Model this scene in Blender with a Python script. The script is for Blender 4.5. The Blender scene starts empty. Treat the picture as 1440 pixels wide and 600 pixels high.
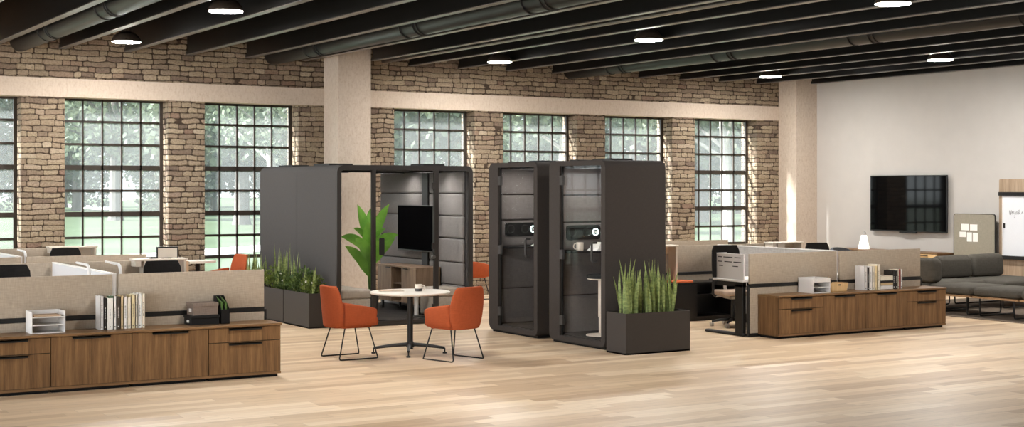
import bpy, bmesh, math, random
from mathutils import Vector, Matrix
random.seed(7)
PI = math.pi
S = bpy.context.scene
C = S.collection

# ------------------------------------------------------------------ camera
# room axes: X along the window wall, Y towards it, Z up; 1440x600 frame
H = 2.1
FPX = 1981.4
YAW = math.radians(31.37)
cd = bpy.data.cameras.new('camera')
cam = bpy.data.objects.new('camera', cd)
C.objects.link(cam)
cam.location = (0, 0, H)
cam.rotation_euler = (PI / 2, 0, -YAW)
cd.sensor_width = 36
cd.lens = 36 * FPX / 1440
cd.shift_y = -36 / 1440
cd.clip_end = 600
S.camera = cam
S.view_settings.view_transform = 'Standard'
S.view_settings.look = 'None'
S.view_settings.exposure = 0.0
S.view_settings.gamma = 1
S.view_settings.use_curve_mapping = False
S.cycles.use_denoising = True
S.cycles.max_bounces = 10
S.cycles.diffuse_bounces = 5
S.cycles.transparent_max_bounces = 12
S.cycles.sample_clamp_indirect = 6
S.cycles.caustics_reflective = False
S.cycles.caustics_refractive = False


def outdoors(px, d):
    """a point on the ground outside, by its bearing and distance"""
    r = (px - 720) / FPX * d
    return (r * math.cos(YAW) + d * math.sin(YAW), -r * math.sin(YAW) + d * math.cos(YAW))


# ------------------------------------------------------------------ materials
def lin(r, g, b):
    f = lambda c: (c / 255 / 12.92) if c / 255 <= .04045 else ((c / 255 + .055) / 1.055) ** 2.4
    return (f(r), f(g), f(b), 1)


class NT:
    def __init__(s, name):
        s.m = bpy.data.materials.new(name)
        s.m.use_nodes = True
        s.t = s.m.node_tree
        s.n = s.t.nodes
        s.p = s.n['Principled BSDF']
        s.out = s.n['Material Output']

    def add(s, ty, **kw):
        n = s.n.new(ty)
        for k, v in kw.items():
            setattr(n, k, v)
        return n

    def link(s, a, b):
        s.t.links.new(a, b)

    def put(s, sock, v):
        if isinstance(v, (int, float, tuple, list)):
            sock.default_value = v
        else:
            s.link(v, sock)

    def math(s, op, a, b=0.0, c=0.0, clamp=False):
        n = s.add('ShaderNodeMath', operation=op, use_clamp=clamp)
        s.put(n.inputs[0], a)
        s.put(n.inputs[1], b)
        s.put(n.inputs[2], c)
        return n.outputs[0]

    def obj(s):
        return s.add('ShaderNodeTexCoord').outputs['Object']

    def xyz(s):
        n = s.add('ShaderNodeSeparateXYZ')
        s.link(s.obj(), n.inputs[0])
        return n.outputs

    def comb(s, x, y, z=0.0):
        n = s.add('ShaderNodeCombineXYZ')
        s.put(n.inputs[0], x)
        s.put(n.inputs[1], y)
        s.put(n.inputs[2], z)
        return n.outputs[0]

    def noise(s, vec, scale=5, detail=3, rough=.55):
        n = s.add('ShaderNodeTexNoise')
        if vec is not None:
            s.link(vec, n.inputs['Vector'])
        n.inputs['Scale'].default_value = scale
        n.inputs['Detail'].default_value = detail
        n.inputs['Roughness'].default_value = rough
        return n.outputs['Fac']

    def white(s, vec):
        n = s.add('ShaderNodeTexWhiteNoise', noise_dimensions='3D')
        s.link(vec, n.inputs['Vector'])
        return n.outputs['Value']

    def ramp(s, fac, stops, interp='LINEAR'):
        n = s.add('ShaderNodeValToRGB')
        cr = n.color_ramp
        cr.interpolation = interp
        while len(cr.elements) < len(stops):
            cr.elements.new(.5)
        for e, (p, c) in zip(cr.elements, stops):
            e.position = p
            e.color = c
        s.put(n.inputs[0], fac)
        return n.outputs[0]

    def mix(s, fac, a, b, blend='MIX'):
        n = s.add('ShaderNodeMix', data_type='RGBA', blend_type=blend)
        s.put(n.inputs[0], fac)
        s.put(n.inputs[6], a)
        s.put(n.inputs[7], b)
        return n.outputs[2]

    def bump(s, h, strength=.3, dist=.01):
        n = s.add('ShaderNodeBump')
        n.inputs['Strength'].default_value = strength
        n.inputs['Distance'].default_value = dist
        s.link(h, n.inputs['Height'])
        s.link(n.outputs[0], s.p.inputs['Normal'])

    def set(s, **kw):
        names = dict(col='Base Color', rough='Roughness', metal='Metallic', spec='Specular IOR Level', em='Emission Color', ems='Emission Strength', sheen='Sheen Weight', coat='Coat Weight')
        for k, v in kw.items():
            s.put(s.p.inputs[names[k]], v)
        return s


def plain(name, c, rough=.5, metal=0.0, spec=.5, vary=.04, scale=40):
    t = NT(name)
    f = t.noise(t.obj(), scale, 2)
    lo = tuple(x * (1 - vary) for x in c[:3]) + (1,)
    hi = tuple(min(1, x * (1 + vary)) for x in c[:3]) + (1,)
    t.set(col=t.ramp(f, [(.3, lo), (.7, hi)]), rough=rough, metal=metal, spec=spec)
    return t.m


def fabric(name, c, vary=.22, scale=90, rough=.95, stretch=True):
    t = NT(name)
    x, y, z = t.xyz()
    h = t.math('ADD', x, y)
    a = t.noise(t.comb(t.math('MULTIPLY', h, 1.0), t.math('MULTIPLY', z, .12)), scale, 2)
    b = t.noise(t.comb(t.math('MULTIPLY', h, .12), t.math('MULTIPLY', z, 1.0)), scale, 2)
    f = t.math('MULTIPLY', t.math('ADD', a, b), .5)
    lo = tuple(v * (1 - vary) for v in c[:3]) + (1,)
    hi = tuple(min(1, v * (1 + vary)) for v in c[:3]) + (1,)
    t.set(col=t.ramp(f, [(.32, lo), (.68, hi)]), rough=rough, spec=.2)
    t.bump(f, .15, .004)
    return t.m


def brick():
    t = NT('rustic_brick')
    x, y, z = t.xyz()
    u = t.math('ADD', x, y)
    wv = t.comb(u, z)
    w1 = t.math('SUBTRACT', t.noise(wv, 3.2, 2), .5)
    w2 = t.math('SUBTRACT', t.noise(t.comb(z, u, 3.0), 3.6, 2), .5)
    h, w = .092, .255
    v = t.math('ADD', z, t.math('MULTIPLY', w1, .075))
    row = t.math('FLOOR', t.math('DIVIDE', v, h))
    rr = t.white(t.comb(row, 3.3, 1.7))
    wob = t.math('MULTIPLY', t.noise(t.comb(t.math('MULTIPLY', u, 1.3), t.math('MULTIPLY', row, 7.31)), 1.4, 1), .9)
    u2 = t.math('ADD', t.math('ADD', u, t.math('MULTIPLY', rr, 5.0)), t.math('ADD', wob, t.math('MULTIPLY', w2, .05)))
    uw = t.math('DIVIDE', u2, w)
    col = t.math('FLOOR', uw)
    fu = t.math('FRACT', uw)
    fv = t.math('FRACT', t.math('DIVIDE', v, h))
    du = t.math('MULTIPLY', t.math('MINIMUM', fu, t.math('SUBTRACT', 1.0, fu)), w)
    dv = t.math('MULTIPLY', t.math('MINIMUM', fv, t.math('SUBTRACT', 1.0, fv)), h)
    r = .03
    qu = t.math('MAXIMUM', t.math('SUBTRACT', r, du), 0.0)
    qv = t.math('MAXIMUM', t.math('SUBTRACT', r, dv), 0.0)
    ln = t.math('SQRT', t.math('ADD', t.math('MULTIPLY', qu, qu), t.math('MULTIPLY', qv, qv)))
    d = t.math('SUBTRACT', r, ln)
    d = t.math('ADD', d, t.math('MULTIPLY', t.math('SUBTRACT', t.noise(wv, 16, 3), .5), .018))
    msk = t.math('DIVIDE', t.math('SUBTRACT', d, .003), .006, clamp=True)
    idv = t.comb(row, col)
    tone = t.white(idv)
    base = t.ramp(tone, [(0, lin(112, 97, 86)), (.1, lin(128, 112, 97)), (.28, lin(146, 131, 112)), (.5, lin(158, 143, 121)), (.66, lin(140, 123, 106)), (.8, lin(166, 151, 129)), (.92, lin(130, 108, 94)), (1, lin(174, 160, 140))])
    grain = t.noise(wv, 30, 4, .65)
    base = t.mix(.6, base, t.ramp(grain, [(.3, (.32, .29, .26, 1)), (.58, (1, 1, 1, 1))]), 'MULTIPLY')
    colr = t.mix(msk, lin(70, 58, 48), base)
    t.set(col=colr, rough=.9, spec=.2)
    hgt = t.math('ADD', t.math('MINIMUM', d, .016), t.math('MULTIPLY', grain, .004))
    t.bump(hgt, .9, 1.0)
    return t.m


def floor_mat():
    t = NT('oak_floor')
    x, y, z = t.xyz()
    pw, pl = .165, 1.35
    row = t.math('FLOOR', t.math('DIVIDE', y, pw))
    rr = t.white(t.comb(row, 1.3, 8.1))
    ul = t.math('ADD', t.math('DIVIDE', x, pl), t.math('MULTIPLY', rr, 7.0))
    col = t.math('FLOOR', ul)
    tone = t.white(t.comb(row, col))
    g = t.noise(t.comb(t.math('ADD', t.math('MULTIPLY', x, .9), t.math('MULTIPLY', tone, 30.0)), t.math('MULTIPLY', y, 13.0), tone), 1.6, 4, .6)
    g2 = t.noise(t.comb(t.math('MULTIPLY', x, 2.0), t.math('MULTIPLY', y, 70.0), tone), 2.0, 2)
    base = t.ramp(tone, [(0, lin(188, 158, 126)), (.25, lin(208, 181, 149)), (.55, lin(216, 190, 158)), (.85, lin(230, 209, 181)), (1, lin(194, 164, 132))])
    base = t.mix(.38, base, t.ramp(g, [(.28, (.5, .43, .37, 1)), (.44, (.88, .85, .82, 1)), (.62, (1, 1, 1, 1))]), 'MULTIPLY')
    base = t.mix(.12, base, t.ramp(g2, [(.3, (.6, .55, .5, 1)), (.6, (1, 1, 1, 1))]), 'MULTIPLY')
    fy = t.math('FRACT', t.math('DIVIDE', y, pw))
    fx = t.math('FRACT', ul)
    ey = t.math('MULTIPLY', t.math('MINIMUM', fy, t.math('SUBTRACT', 1.0, fy)), pw)
    ex = t.math('MULTIPLY', t.math('MINIMUM', fx, t.math('SUBTRACT', 1.0, fx)), pl)
    e = t.math('MINIMUM', ey, ex)
    seam = t.math('DIVIDE', e, .004, clamp=True)
    kn = t.noise(t.comb(t.math('MULTIPLY', x, 1.6), t.math('MULTIPLY', y, 9.0), 4.0), 1.5, 2)
    base = t.mix(t.math('MULTIPLY', t.math('SUBTRACT', kn, .62, clamp=True), 3.2, clamp=True), base, lin(150, 116, 84))
    base = t.mix(seam, t.mix(.45, base, (.16, .11, .07, 1)), base)
    t.set(col=base, rough=.40, spec=.3)
    t.bump(t.math('ADD', t.math('MULTIPLY', seam, .3), t.math('MULTIPLY', g, .2)), .025, .01)
    return t.m


def veneer(name, vertical=True, dark=(90, 64, 40), light=(142, 108, 72)):
    t = NT(name)
    x, y, z = t.xyz()
    if vertical:
        v1 = t.comb(t.math('ADD', x, y), t.math('MULTIPLY', z, .05))
    else:
        v1 = t.comb(t.math('MULTIPLY', x, .05), t.math('ADD', y, z))
    a = t.noise(v1, 17, 2)
    b = t.noise(v1, 75, 3, .7)
    f = t.math('ADD', t.math('MULTIPLY', a, .6), t.math('MULTIPLY', b, .4))
    t.set(col=t.ramp(f, [(.34, lin(*dark)), (.5, lin(*[(p + q) / 2 for p, q in zip(dark, light)])), (.66, lin(*light))]), rough=.45, spec=.35)
    return t.m


def stucco():
    t = NT('beige_stucco')
    n = t.noise(t.obj(), 28, 4, .7)
    x, y, z = t.xyz()
    n2 = t.noise(t.comb(t.math('MULTIPLY', t.math('ADD', x, y), 3.0), z), 9, 3)
    f = t.math('MULTIPLY', t.math('ADD', n, n2), .5)
    t.set(col=t.ramp(f, [(.3, lin(180, 163, 147)), (.5, lin(197, 182, 166)), (.7, lin(205, 192, 178))]), rough=.9, spec=.2)
    t.bump(n, .25, .01)
    return t.m


def glass(name, tint=(.96, .97, .97, 1), veil=0.0, refl=1.0, veilcol=(.8, .84, .84, 1)):
    t = NT(name)
    t.n.remove(t.p)
    tr = t.add('ShaderNodeBsdfTransparent')
    tr.inputs[0].default_value = tint
    gl = t.add('ShaderNodeBsdfGlossy')
    gl.inputs['Roughness'].default_value = .02
    fr = t.add('ShaderNodeFresnel')
    geo = t.add('ShaderNodeNewGeometry')
    t.link(t.math('ADD', 1.45, t.math('MULTIPLY', geo.outputs['Backfacing'], 1 / 1.45 - 1.45)), fr.inputs[0])   # a thin pane: same reflectance from both sides
    base = tr.outputs[0]
    if veil:
        df = t.add('ShaderNodeBsdfDiffuse')
        df.inputs[0].default_value = veilcol
        tl = t.add('ShaderNodeBsdfTranslucent')
        tl.inputs[0].default_value = veilcol
        m0 = t.add('ShaderNodeMixShader')
        m0.inputs[0].default_value = .6
        t.link(df.outputs[0], m0.inputs[1])
        t.link(tl.outputs[0], m0.inputs[2])
        m1 = t.add('ShaderNodeMixShader')
        m1.inputs[0].default_value = veil
        t.link(base, m1.inputs[1])
        t.link(m0.outputs[0], m1.inputs[2])
        base = m1.outputs[0]
    mx = t.add('ShaderNodeMixShader')
    t.link(t.math('MULTIPLY', fr.outputs[0], refl), mx.inputs[0])
    t.link(base, mx.inputs[1])
    t.link(gl.outputs[0], mx.inputs[2])
    t.link(mx.outputs[0], t.out.inputs[0])
    return t.m


def emit(name, c, st):
    t = NT(name)
    t.set(col=(.9, .9, .9, 1), em=c, ems=st, rough=.6)
    return t.m


def leafy(name, a, b, scale=3.0, rough=.6, stripes=False):
    t = NT(name)
    f = t.noise(t.obj(), scale, 3)
    if stripes:
        x, y, z = t.xyz()
        f = t.noise(t.comb(x, y, t.math('MULTIPLY', z, 2.0)), 16, 2)
    t.set(col=t.ramp(f, [(.3, lin(*a)), (.7, lin(*b))]), rough=rough, spec=.3)
    tl = t.add('ShaderNodeBsdfTranslucent')
    tl.inputs[0].default_value = lin(*b)
    mx = t.add('ShaderNodeMixShader')
    mx.inputs[0].default_value = .25
    t.link(t.p.outputs[0], mx.inputs[1])
    t.link(tl.outputs[0], mx.inputs[2])
    t.link(mx.outputs[0], t.out.inputs[0])
    return t.m


def lawn_mat():
    t = NT('mown_lawn')
    f = t.noise(t.obj(), .22, 4)
    g = t.noise(t.obj(), 5, 3)
    c = t.ramp(f, [(.35, lin(64, 76, 54)), (.65, lin(86, 99, 74))])
    t.set(col=t.mix(.3, c, t.ramp(g, [(.3, (.5, .55, .4, 1)), (.6, (1, 1, 1, 1))]), 'MULTIPLY'), rough=.9, spec=.1)
    return t.m


M = dict(
    brick=brick(), floor=floor_mat(), stucco=stucco(),
    plaster=plain('warm_white_plaster', lin(188, 184, 179), .85, spec=.2, vary=.02, scale=3),
    flange=plain('sheen_grey_flange', lin(96, 92, 89), .35),  # lighter grey paints the light reflected along the undersides of the black beams
    black_ceiling=plain('black_ceiling', lin(14, 13, 12), .9, spec=.1),
    beam=plain('black_painted_steel', lin(20, 19, 18), .3, spec=.4),
    duct=plain('black_duct_metal', lin(15, 14, 14), .4, spec=.32),
    silver=plain('pale_conduit', lin(150, 145, 140), .3, metal=.8),
    winframe=plain('bronze_window_frame', lin(52, 44, 37), .5),
    winglass=glass('hazy_window_glass', (.88, .895, .89, 1), .10, .3),
    boothglass=glass('booth_glass', (1, 1, 1, 1), 0, .3),
    walnut=veneer('walnut_veneer'), walnut_top=veneer('walnut_top', False, (110, 82, 54), (142, 108, 74)),
    oakpanel=veneer('taupe_oak_panel', True, (142, 120, 98), (182, 160, 136)),
    stand=veneer('ash_brown_veneer', True, (120, 98, 78), (160, 134, 110)),
    palewood=veneer('pale_birch', True, (208, 170, 118), (230, 196, 146)),
    black=plain('matt_black', lin(16, 15, 15), .6, spec=.35), blackmetal=plain('black_powder_coat', lin(19, 18, 17), .5),
    blacklam=plain('black_laminate', lin(24, 21, 19), .4),
    blackfab=fabric('black_fabric', lin(34, 32, 31), .2),
    screenfab=fabric('oatmeal_screen_fabric', lin(172, 158, 141), .15, 90),
    greyscreen=fabric('pale_grey_screen_fabric', lin(176, 172, 168), .18, 70),
    white=plain('white_laminate', lin(226, 222, 218), .4, vary=.01), whitegloss=plain('white_whiteboard', lin(226, 228, 232), .18, vary=.01),
    cream=plain('cream_powder_coat', lin(222, 210, 194), .45, vary=.02),
    booth_side=fabric('grey_booth_felt', lin(71, 69, 68), .1, 120), pbooth=fabric('charcoal_booth_felt', lin(63, 58, 55), .1, 140),
    bframe=plain('dark_bronze_frame', lin(40, 35, 32), .45),
    pad=fabric('padded_grey_fabric', lin(128, 124, 122), .14, 120), pad2=fabric('padded_taupe_fabric', lin(118, 113, 110), .14, 90),
    carpet=fabric('charcoal_carpet', lin(46, 43, 41), .3, 60), bench=fabric('stone_bench_fabric', lin(168, 158, 146), .15, 80),
    orange=fabric('burnt_orange_wool', lin(164, 80, 46), .12, 110), terracotta=fabric('terracotta_seat_pad', lin(196, 104, 66), .12, 100),
    sofa=fabric('olive_grey_upholstery', lin(84, 80, 73), .2, 80), sofawood=veneer('sofa_wood_rail', False, (150, 116, 82), (186, 150, 112)),
    tabletop=plain('off_white_table_top', lin(236, 228, 216), .35, vary=.01),
    planter=plain('charcoal_planter', lin(52, 47, 44), .5), soil=plain('dark_soil', lin(48, 36, 28), .95, vary=.4),
    snake=leafy('snake_plant_leaf', (84, 104, 66), (174, 186, 116), 9, stripes=True), shrub=leafy('shrub_leaf', (58, 78, 36), (118, 132, 60), 12),
    darkshrub=leafy('dark_shrub_leaf', (44, 64, 34), (92, 114, 54), 12),
    banana=leafy('glossy_banana_leaf', (64, 118, 44), (132, 184, 76), 3, .3), petal=plain('white_petal', lin(238, 236, 230), .6),
    tvdark=plain('black_booth_tv_glass', lin(8, 8, 9), .35, vary=.0, spec=0.0),
    tvscreen=plain('black_tv_glass', lin(8, 8, 9), .05, vary=.0, spec=.2), tvbody=plain('black_tv_plastic', lin(16, 16, 17), .4),
    rug=fabric('striped_taupe_rug', lin(104, 92, 80), .35, 24), pin=fabric('grey_green_pinboard', lin(146, 140, 126), .12, 100),
    paper=plain('white_paper', lin(240, 238, 232), .7, vary=.01), ink=plain('dark_ink', lin(70, 68, 70), .6),
    kraft=plain('kraft_paper', lin(186, 158, 130), .8), greybox=fabric('grey_linen_box', lin(122, 108, 98), .2, 110),
    green=plain('green_card', lin(96, 128, 66), .6), grn2=plain('dark_green_card', lin(74, 100, 74), .6),
    chrome=plain('brushed_steel', lin(190, 188, 184), .3, metal=1), greymetal=plain('pale_grey_plastic', lin(196, 188, 178), .5),
    taupe=fabric('taupe_seat_fabric', lin(170, 148, 130), .15, 90), greychair=fabric('slate_chair_fabric', lin(92, 94, 98), .15, 90),
    led=emit('pendant_diffuser', (1, .965, .92, 1), 310), strip=emit('booth_light_strip', (1, .95, .9, 1), 200), pstrip=emit('phone_booth_strip', (1, .95, .9, 1), 55), ring=emit('control_dial_light', (.75, .95, .95, 1), 1.6),
    lampglow=emit('lamp_shade_glow', (1, .95, .84, 1), .7),
    pendant=plain('dark_bronze_pendant', lin(70, 60, 52), .4, metal=.4),
    bark=plain('tree_bark', lin(86, 80, 74), .9, vary=.3, scale=6), bark2=plain('pale_bark', lin(140, 134, 126), .9, vary=.2, scale=6),
    tree=leafy('tree_leaf', (60, 68, 56), (106, 116, 92), .5), treedark=leafy('dark_tree_leaf', (42, 50, 42), (76, 84, 68), .5),
    lawn=lawn_mat(), concrete=plain('pale_concrete', lin(226, 222, 214), .9, vary=.05, scale=2),
    mug=plain('cream_glaze', lin(226, 214, 198), .3), darkmug=plain('dark_glaze', lin(58, 54, 52), .3),
)


# ------------------------------------------------------------------ mesh builder
class MB:
    def __init__(s):
        s.bm = bmesh.new()

    def box(s, x0, x1, y0, y1, z0, z1, bev=0.0, seg=2):
        vs = [s.bm.verts.new((x, y, z)) for x in (x0, x1) for y in (y0, y1) for z in (z0, z1)]
        fs = [s.bm.faces.new([vs[i] for i in q]) for q in ((0, 1, 3, 2), (4, 6, 7, 5), (0, 4, 5, 1), (2, 3, 7, 6), (0, 2, 6, 4), (1, 5, 7, 3))]
        if bev:
            es = list({e for f in fs for e in f.edges})
            bmesh.ops.bevel(s.bm, geom=es, offset=bev, segments=seg, profile=.5, affect='EDGES')
        return s

    def prism(s, pts, axis, a0, a1, bev=0.0, seg=2):
        def P(p, a):
            return {'X': (a, p[0], p[1]), 'Y': (p[0], a, p[1]), 'Z': (p[0], p[1], a)}[axis]
        A = [s.bm.verts.new(P(p, a0)) for p in pts]
        B = [s.bm.verts.new(P(p, a1)) for p in pts]
        n = len(pts)
        fs = [s.bm.faces.new(A), s.bm.faces.new(B[::-1])]
        for i in range(n):
            fs.append(s.bm.faces.new((A[i], B[i], B[(i + 1) % n], A[(i + 1) % n])))
        bmesh.ops.recalc_face_normals(s.bm, faces=fs)
        if bev:
            es = list(set(fs[0].edges) | set(fs[1].edges))
            bmesh.ops.bevel(s.bm, geom=es, offset=bev, segments=seg, profile=.5, affect='EDGES')
        return s

    def ring(s, outer, inner, axis, a0, a1):
        def P(p, a):
            return {'X': (a, p[0], p[1]), 'Y': (p[0], a, p[1]), 'Z': (p[0], p[1], a)}[axis]
        L = [[s.bm.verts.new(P(p, a)) for p in q] for q, a in ((outer, a0), (outer, a1), (inner, a1), (inner, a0))]
        n = len(outer)
        fs = []
        for k in range(4):
            A, B = L[k], L[(k + 1) % 4]
            for i in range(n):
                j = (i + 1) % n
                fs.append(s.bm.faces.new((A[i], A[j], B[j], B[i])))
        bmesh.ops.recalc_face_normals(s.bm, faces=fs)
        return s

    def tube(s, pts, r, seg=8, closed=False, caps=True):
        pts = [Vector(p) for p in pts]
        n = len(pts)
        rs = r if isinstance(r, (list, tuple)) else [r] * n
        loops = []
        up = Vector((0, 0, 1))
        for i, p in enumerate(pts):
            a = pts[i - 1] if (i > 0 or closed) else pts[i]
            b = pts[(i + 1) % n] if (i < n - 1 or closed) else pts[i]
            d = (b - a)
            d = d.normalized() if d.length > 1e-9 else Vector((0, 0, 1))
            u = up if abs(d.dot(up)) < .95 else Vector((1, 0, 0))
            if loops:
                u = last
            e1 = (u - d * u.dot(d)).normalized()
            last = e1
            e2 = d.cross(e1)
            loops.append([s.bm.verts.new(p + (e1 * math.cos(t) + e2 * math.sin(t)) * rs[i]) for t in [2 * PI * k / seg for k in range(seg)]])
        m = n if closed else n - 1
        for i in range(m):
            A, B = loops[i], loops[(i + 1) % n]
            for k in range(seg):
                s.bm.faces.new((A[k], A[(k + 1) % seg], B[(k + 1) % seg], B[k]))
        if caps and not closed:
            s.bm.faces.new(loops[0][::-1])
            s.bm.faces.new(loops[-1])
        return s

    def lathe(s, prof, c=(0, 0, 0), seg=24, axis='Z'):
        loops = []
        for r, z in prof:
            L = []
            for k in range(seg):
                t = 2 * PI * k / seg
                a, b = max(r, 1e-4) * math.cos(t), max(r, 1e-4) * math.sin(t)
                v = {'Z': (a, b, z), 'Y': (a, z, b), 'X': (z, a, b)}[axis]
                L.append(s.bm.verts.new((c[0] + v[0], c[1] + v[1], c[2] + v[2])))
            loops.append(L)
        fs = []
        for A, B in zip(loops, loops[1:]):
            for k in range(seg):
                fs.append(s.bm.faces.new((A[k], A[(k + 1) % seg], B[(k + 1) % seg], B[k])))
        fs.append(s.bm.faces.new(loops[0][::-1]))
        fs.append(s.bm.faces.new(loops[-1]))
        bmesh.ops.recalc_face_normals(s.bm, faces=fs)
        return s

    def face(s, pts):
        s.bm.faces.new([s.bm.verts.new(p) for p in pts])
        return s

    def turn(s, rz, c=(0, 0, 0)):
        bmesh.ops.rotate(s.bm, verts=s.bm.verts, cent=c, matrix=Matrix.Rotation(rz, 3, 'Z'))
        return s


def rr(a0, a1, b0, b1, r, n=5):
    """rounded rectangle outline"""
    pts = []
    for cx, cy, t0 in ((a1 - r, b1 - r, 0), (a0 + r, b1 - r, 90), (a0 + r, b0 + r, 180), (a1 - r, b0 + r, 270)):
        for k in range(n + 1):
            t = math.radians(t0 + 90 * k / n)
            pts.append((cx + r * math.cos(t), cy + r * math.sin(t)))
    return pts


def rootloc(o):
    v = Vector((0, 0, 0))
    while o is not None:
        v += o.location
        o = o.parent
    return v


def part(name, mb, mat, parent=None, world=True, smooth=None, label=None):
    me = bpy.data.meshes.new(name)
    if parent is not None and world:
        off = rootloc(parent)
        bmesh.ops.translate(mb.bm, verts=mb.bm.verts, vec=-off)
    mb.bm.to_mesh(me)
    mb.bm.free()
    me.materials.append(M[mat] if isinstance(mat, str) else mat)
    o = bpy.data.objects.new(name, me)
    C.objects.link(o)
    if parent is not None:
        o.parent = parent
    if smooth is None:
        smooth = 35
    if smooth:
        me.polygons.foreach_set('use_smooth', [True] * len(me.polygons))
        try:
            me.set_sharp_from_angle(angle=math.radians(smooth))
        except Exception:
            pass
    if label:
        o['label'] = label
    return o


def tag(o, label, cat, group=None):
    o['label'] = label
    o['category'] = cat
    if group:
        o['group'] = group
    return o


def thing(name, label, cat, loc=(0, 0, 0), rz=0.0, group=None):
    o = bpy.data.objects.new(name, None)
    o.empty_display_size = .1
    C.objects.link(o)
    o.location = loc
    o.rotation_euler = (0, 0, rz)
    return tag(o, label, cat, group)


def single(name, mb, mat, label, cat, loc, group=None, world=True, smooth=None):
    """a thing made of one mesh, its origin at its base"""
    if world:
        bmesh.ops.translate(mb.bm, verts=mb.bm.verts, vec=-Vector(loc))
    o = part(name, mb, mat, None, smooth=smooth)
    o.location = loc
    return tag(o, label, cat, group)


def struct(name, mb, mat, parent=None, smooth=None):
    o = part(name, mb, mat, parent, smooth=smooth)
    if parent is None:
        o['kind'] = 'structure'
    return o


def dup(root, loc, rz=None, label=None, group=None):
    def cp(o, p):
        c = o.copy()
        C.objects.link(c)
        if p is not None:
            c.parent = p
        for ch in [k for k in bpy.data.objects if k.parent == o]:
            cp(ch, c)
        return c
    r = cp(root, None)
    r.location = loc
    if rz is not None:
        r.rotation_euler = (0, 0, rz)
    if label:
        r['label'] = label
    if group:
        r['group'] = group
    return r


# ------------------------------------------------------------------ the setting
YW, YO, YG = 23.977, 24.5, 24.33      # inner face, outer face, glazing plane of the window wall
XR, XL, YB = 22.27, -4.0, -5.0
ZB, ZC = 4.42, 5.35                   # underside of the beams, ceiling deck

struct('floor', MB().box(XL, XR + .3, YB, YO, -.2, 0), 'floor')
struct('ceiling', MB().box(XL - .3, XR + .3, YB - .3, YO, ZC, ZC + .2), 'black_ceiling')
struct('wall_right', MB().box(XR, XR + .3, YB, YO, 0, ZC), 'plaster')

OPEN = [(.98, 2.745), (3.405, 5.17), (5.87, 7.638), (8.288, 10.059), (12.0, 13.76), (14.411, 16.18), (16.883, 18.63), (19.25, 21.014)]
mb = MB()
ZS, ZL0, ZL1 = .47, 3.615, 3.925
xs = [XL] + [v for o in OPEN for v in o] + [XR]
for a, b in zip(xs[0::2], xs[1::2]):
    mb.box(a, b, YW, YO, ZS, ZL0)
mb.box(XL, XR, YW, YO, 0, ZS)
mb.box(XL, XR, YW, YO, ZL0 + .001, ZC)
struct('wall_back', mb, 'brick', smooth=0)
struct('trim_1', MB().box(XL, XR, YW - .012, YO + .01, ZL0, ZL1), 'stucco')
struct('column', MB().box(10.558, 11.202, 23.33, YW, 0, ZC), 'stucco')
struct('column', MB().box(21.654, XR, 23.4, YW, 0, ZC), 'stucco')

# walls behind and to the left of the photographer, with tall daylight openings
mb = MB()
y = YB
while y < YO - 1:
    mb.box(XL - .3, XL, y, y + .22, 0, ZC)
    y += 3.2
mb.box(XL - .3, XL, YO - .5, YO, 0, ZC)
mb.box(XL - .3, XL, YB, YO, 0, .2)
mb.box(XL - .3, XL, YB, YO, 3.2, ZC)
struct('wall_left', mb, 'plaster')
struct('wall_front', MB().box(XL, XR, YB - .4, YB, 0, ZC), 'brick', smooth=0)

# windows: bronze steel grids, five panes wide
RAIL = [(3.23, .02), (2.84, .02), (2.445, .042), (2.05, .02), (1.65, .042), (1.25, .02), (.865, .03)]
for i, (a, b) in enumerate(OPEN, 1):
    mb = MB()
    y0, y1 = YG - .018, YG + .018
    mb.box(a, a + .055, y0 - .02, y1, ZS, ZL0)
    mb.box(b - .055, b, y0 - .02, y1, ZS, ZL0)
    mb.box(a, b, y0, y1, ZL0 - .04, ZL0)
    mb.box(a, b, y0, y1, ZS, ZS + .05)
    for z, t in RAIL:
        mb.box(a, b, y0, y1, z - t, z + t)
    for k in range(1, 5):
        xx = a + .055 + (b - a - .11) * k / 5
        mb.box(xx - .014, xx + .014, y0, y1, ZS, ZL0)
    w = struct('window_%d' % i, mb, 'winframe', smooth=0)
    part('glass', MB().box(a, b, YG + .004, YG + .01, ZS, ZL0), 'winglass', w, smooth=0)
    part('window_sill', MB().box(a, b, YW + .02, y0, ZS - .001, ZS + .012), 'stucco', w, smooth=0)

# steel ceiling beams: I-sections running from the window wall over the room
for k in range(-2, 17):
    xr = 4.80 + 1.088 * k
    xl = xr - .115
    xm = (xl + xr) / 2
    ye = YW if not (10.45 < xr < 11.4 or xr > 21.6) else (23.33 if xr < 12 else 23.4)
    if 10.3 < xl and xr < 10.56:
        ye = YW
    mb = MB().box(xm - .035, xm + .035, YB, ye, ZB + .02, ZC - .2).box(xl, xr, YB, ye, ZC - .25, ZC - .2).box(xl, xl + .012, YB, ye, ZB + .012, ZB + .06)
    o = struct('ceiling_beam', mb, 'beam', smooth=0)
    part('bottom_flange', MB().box(xl, xr, YB, ye, ZB, ZB + .02), 'flange', o, smooth=0)

# ------------------------------------------------------------------ ducts and pipe under the ceiling


def duct(name, label, x, z, r, seams):
    t = thing(name, label, 'ventilation duct', (x, YW - .1, z))
    mb = MB().lathe([(r * .9, YW - .06), (r, YW - .1), (r, YB)], (x, 0, z), 32, 'Y')
    part('pipe', mb, 'duct', t)
    for y in seams:
        for dy in (0, .10, .52):
            part('band', MB().lathe([(r + .0, y + dy), (r + .012, y + dy + .004), (r + .012, y + dy + .022), (r, y + dy + .026)], (x, 0, z), 32, 'Y'), 'blackmetal', t)
    return t


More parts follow.
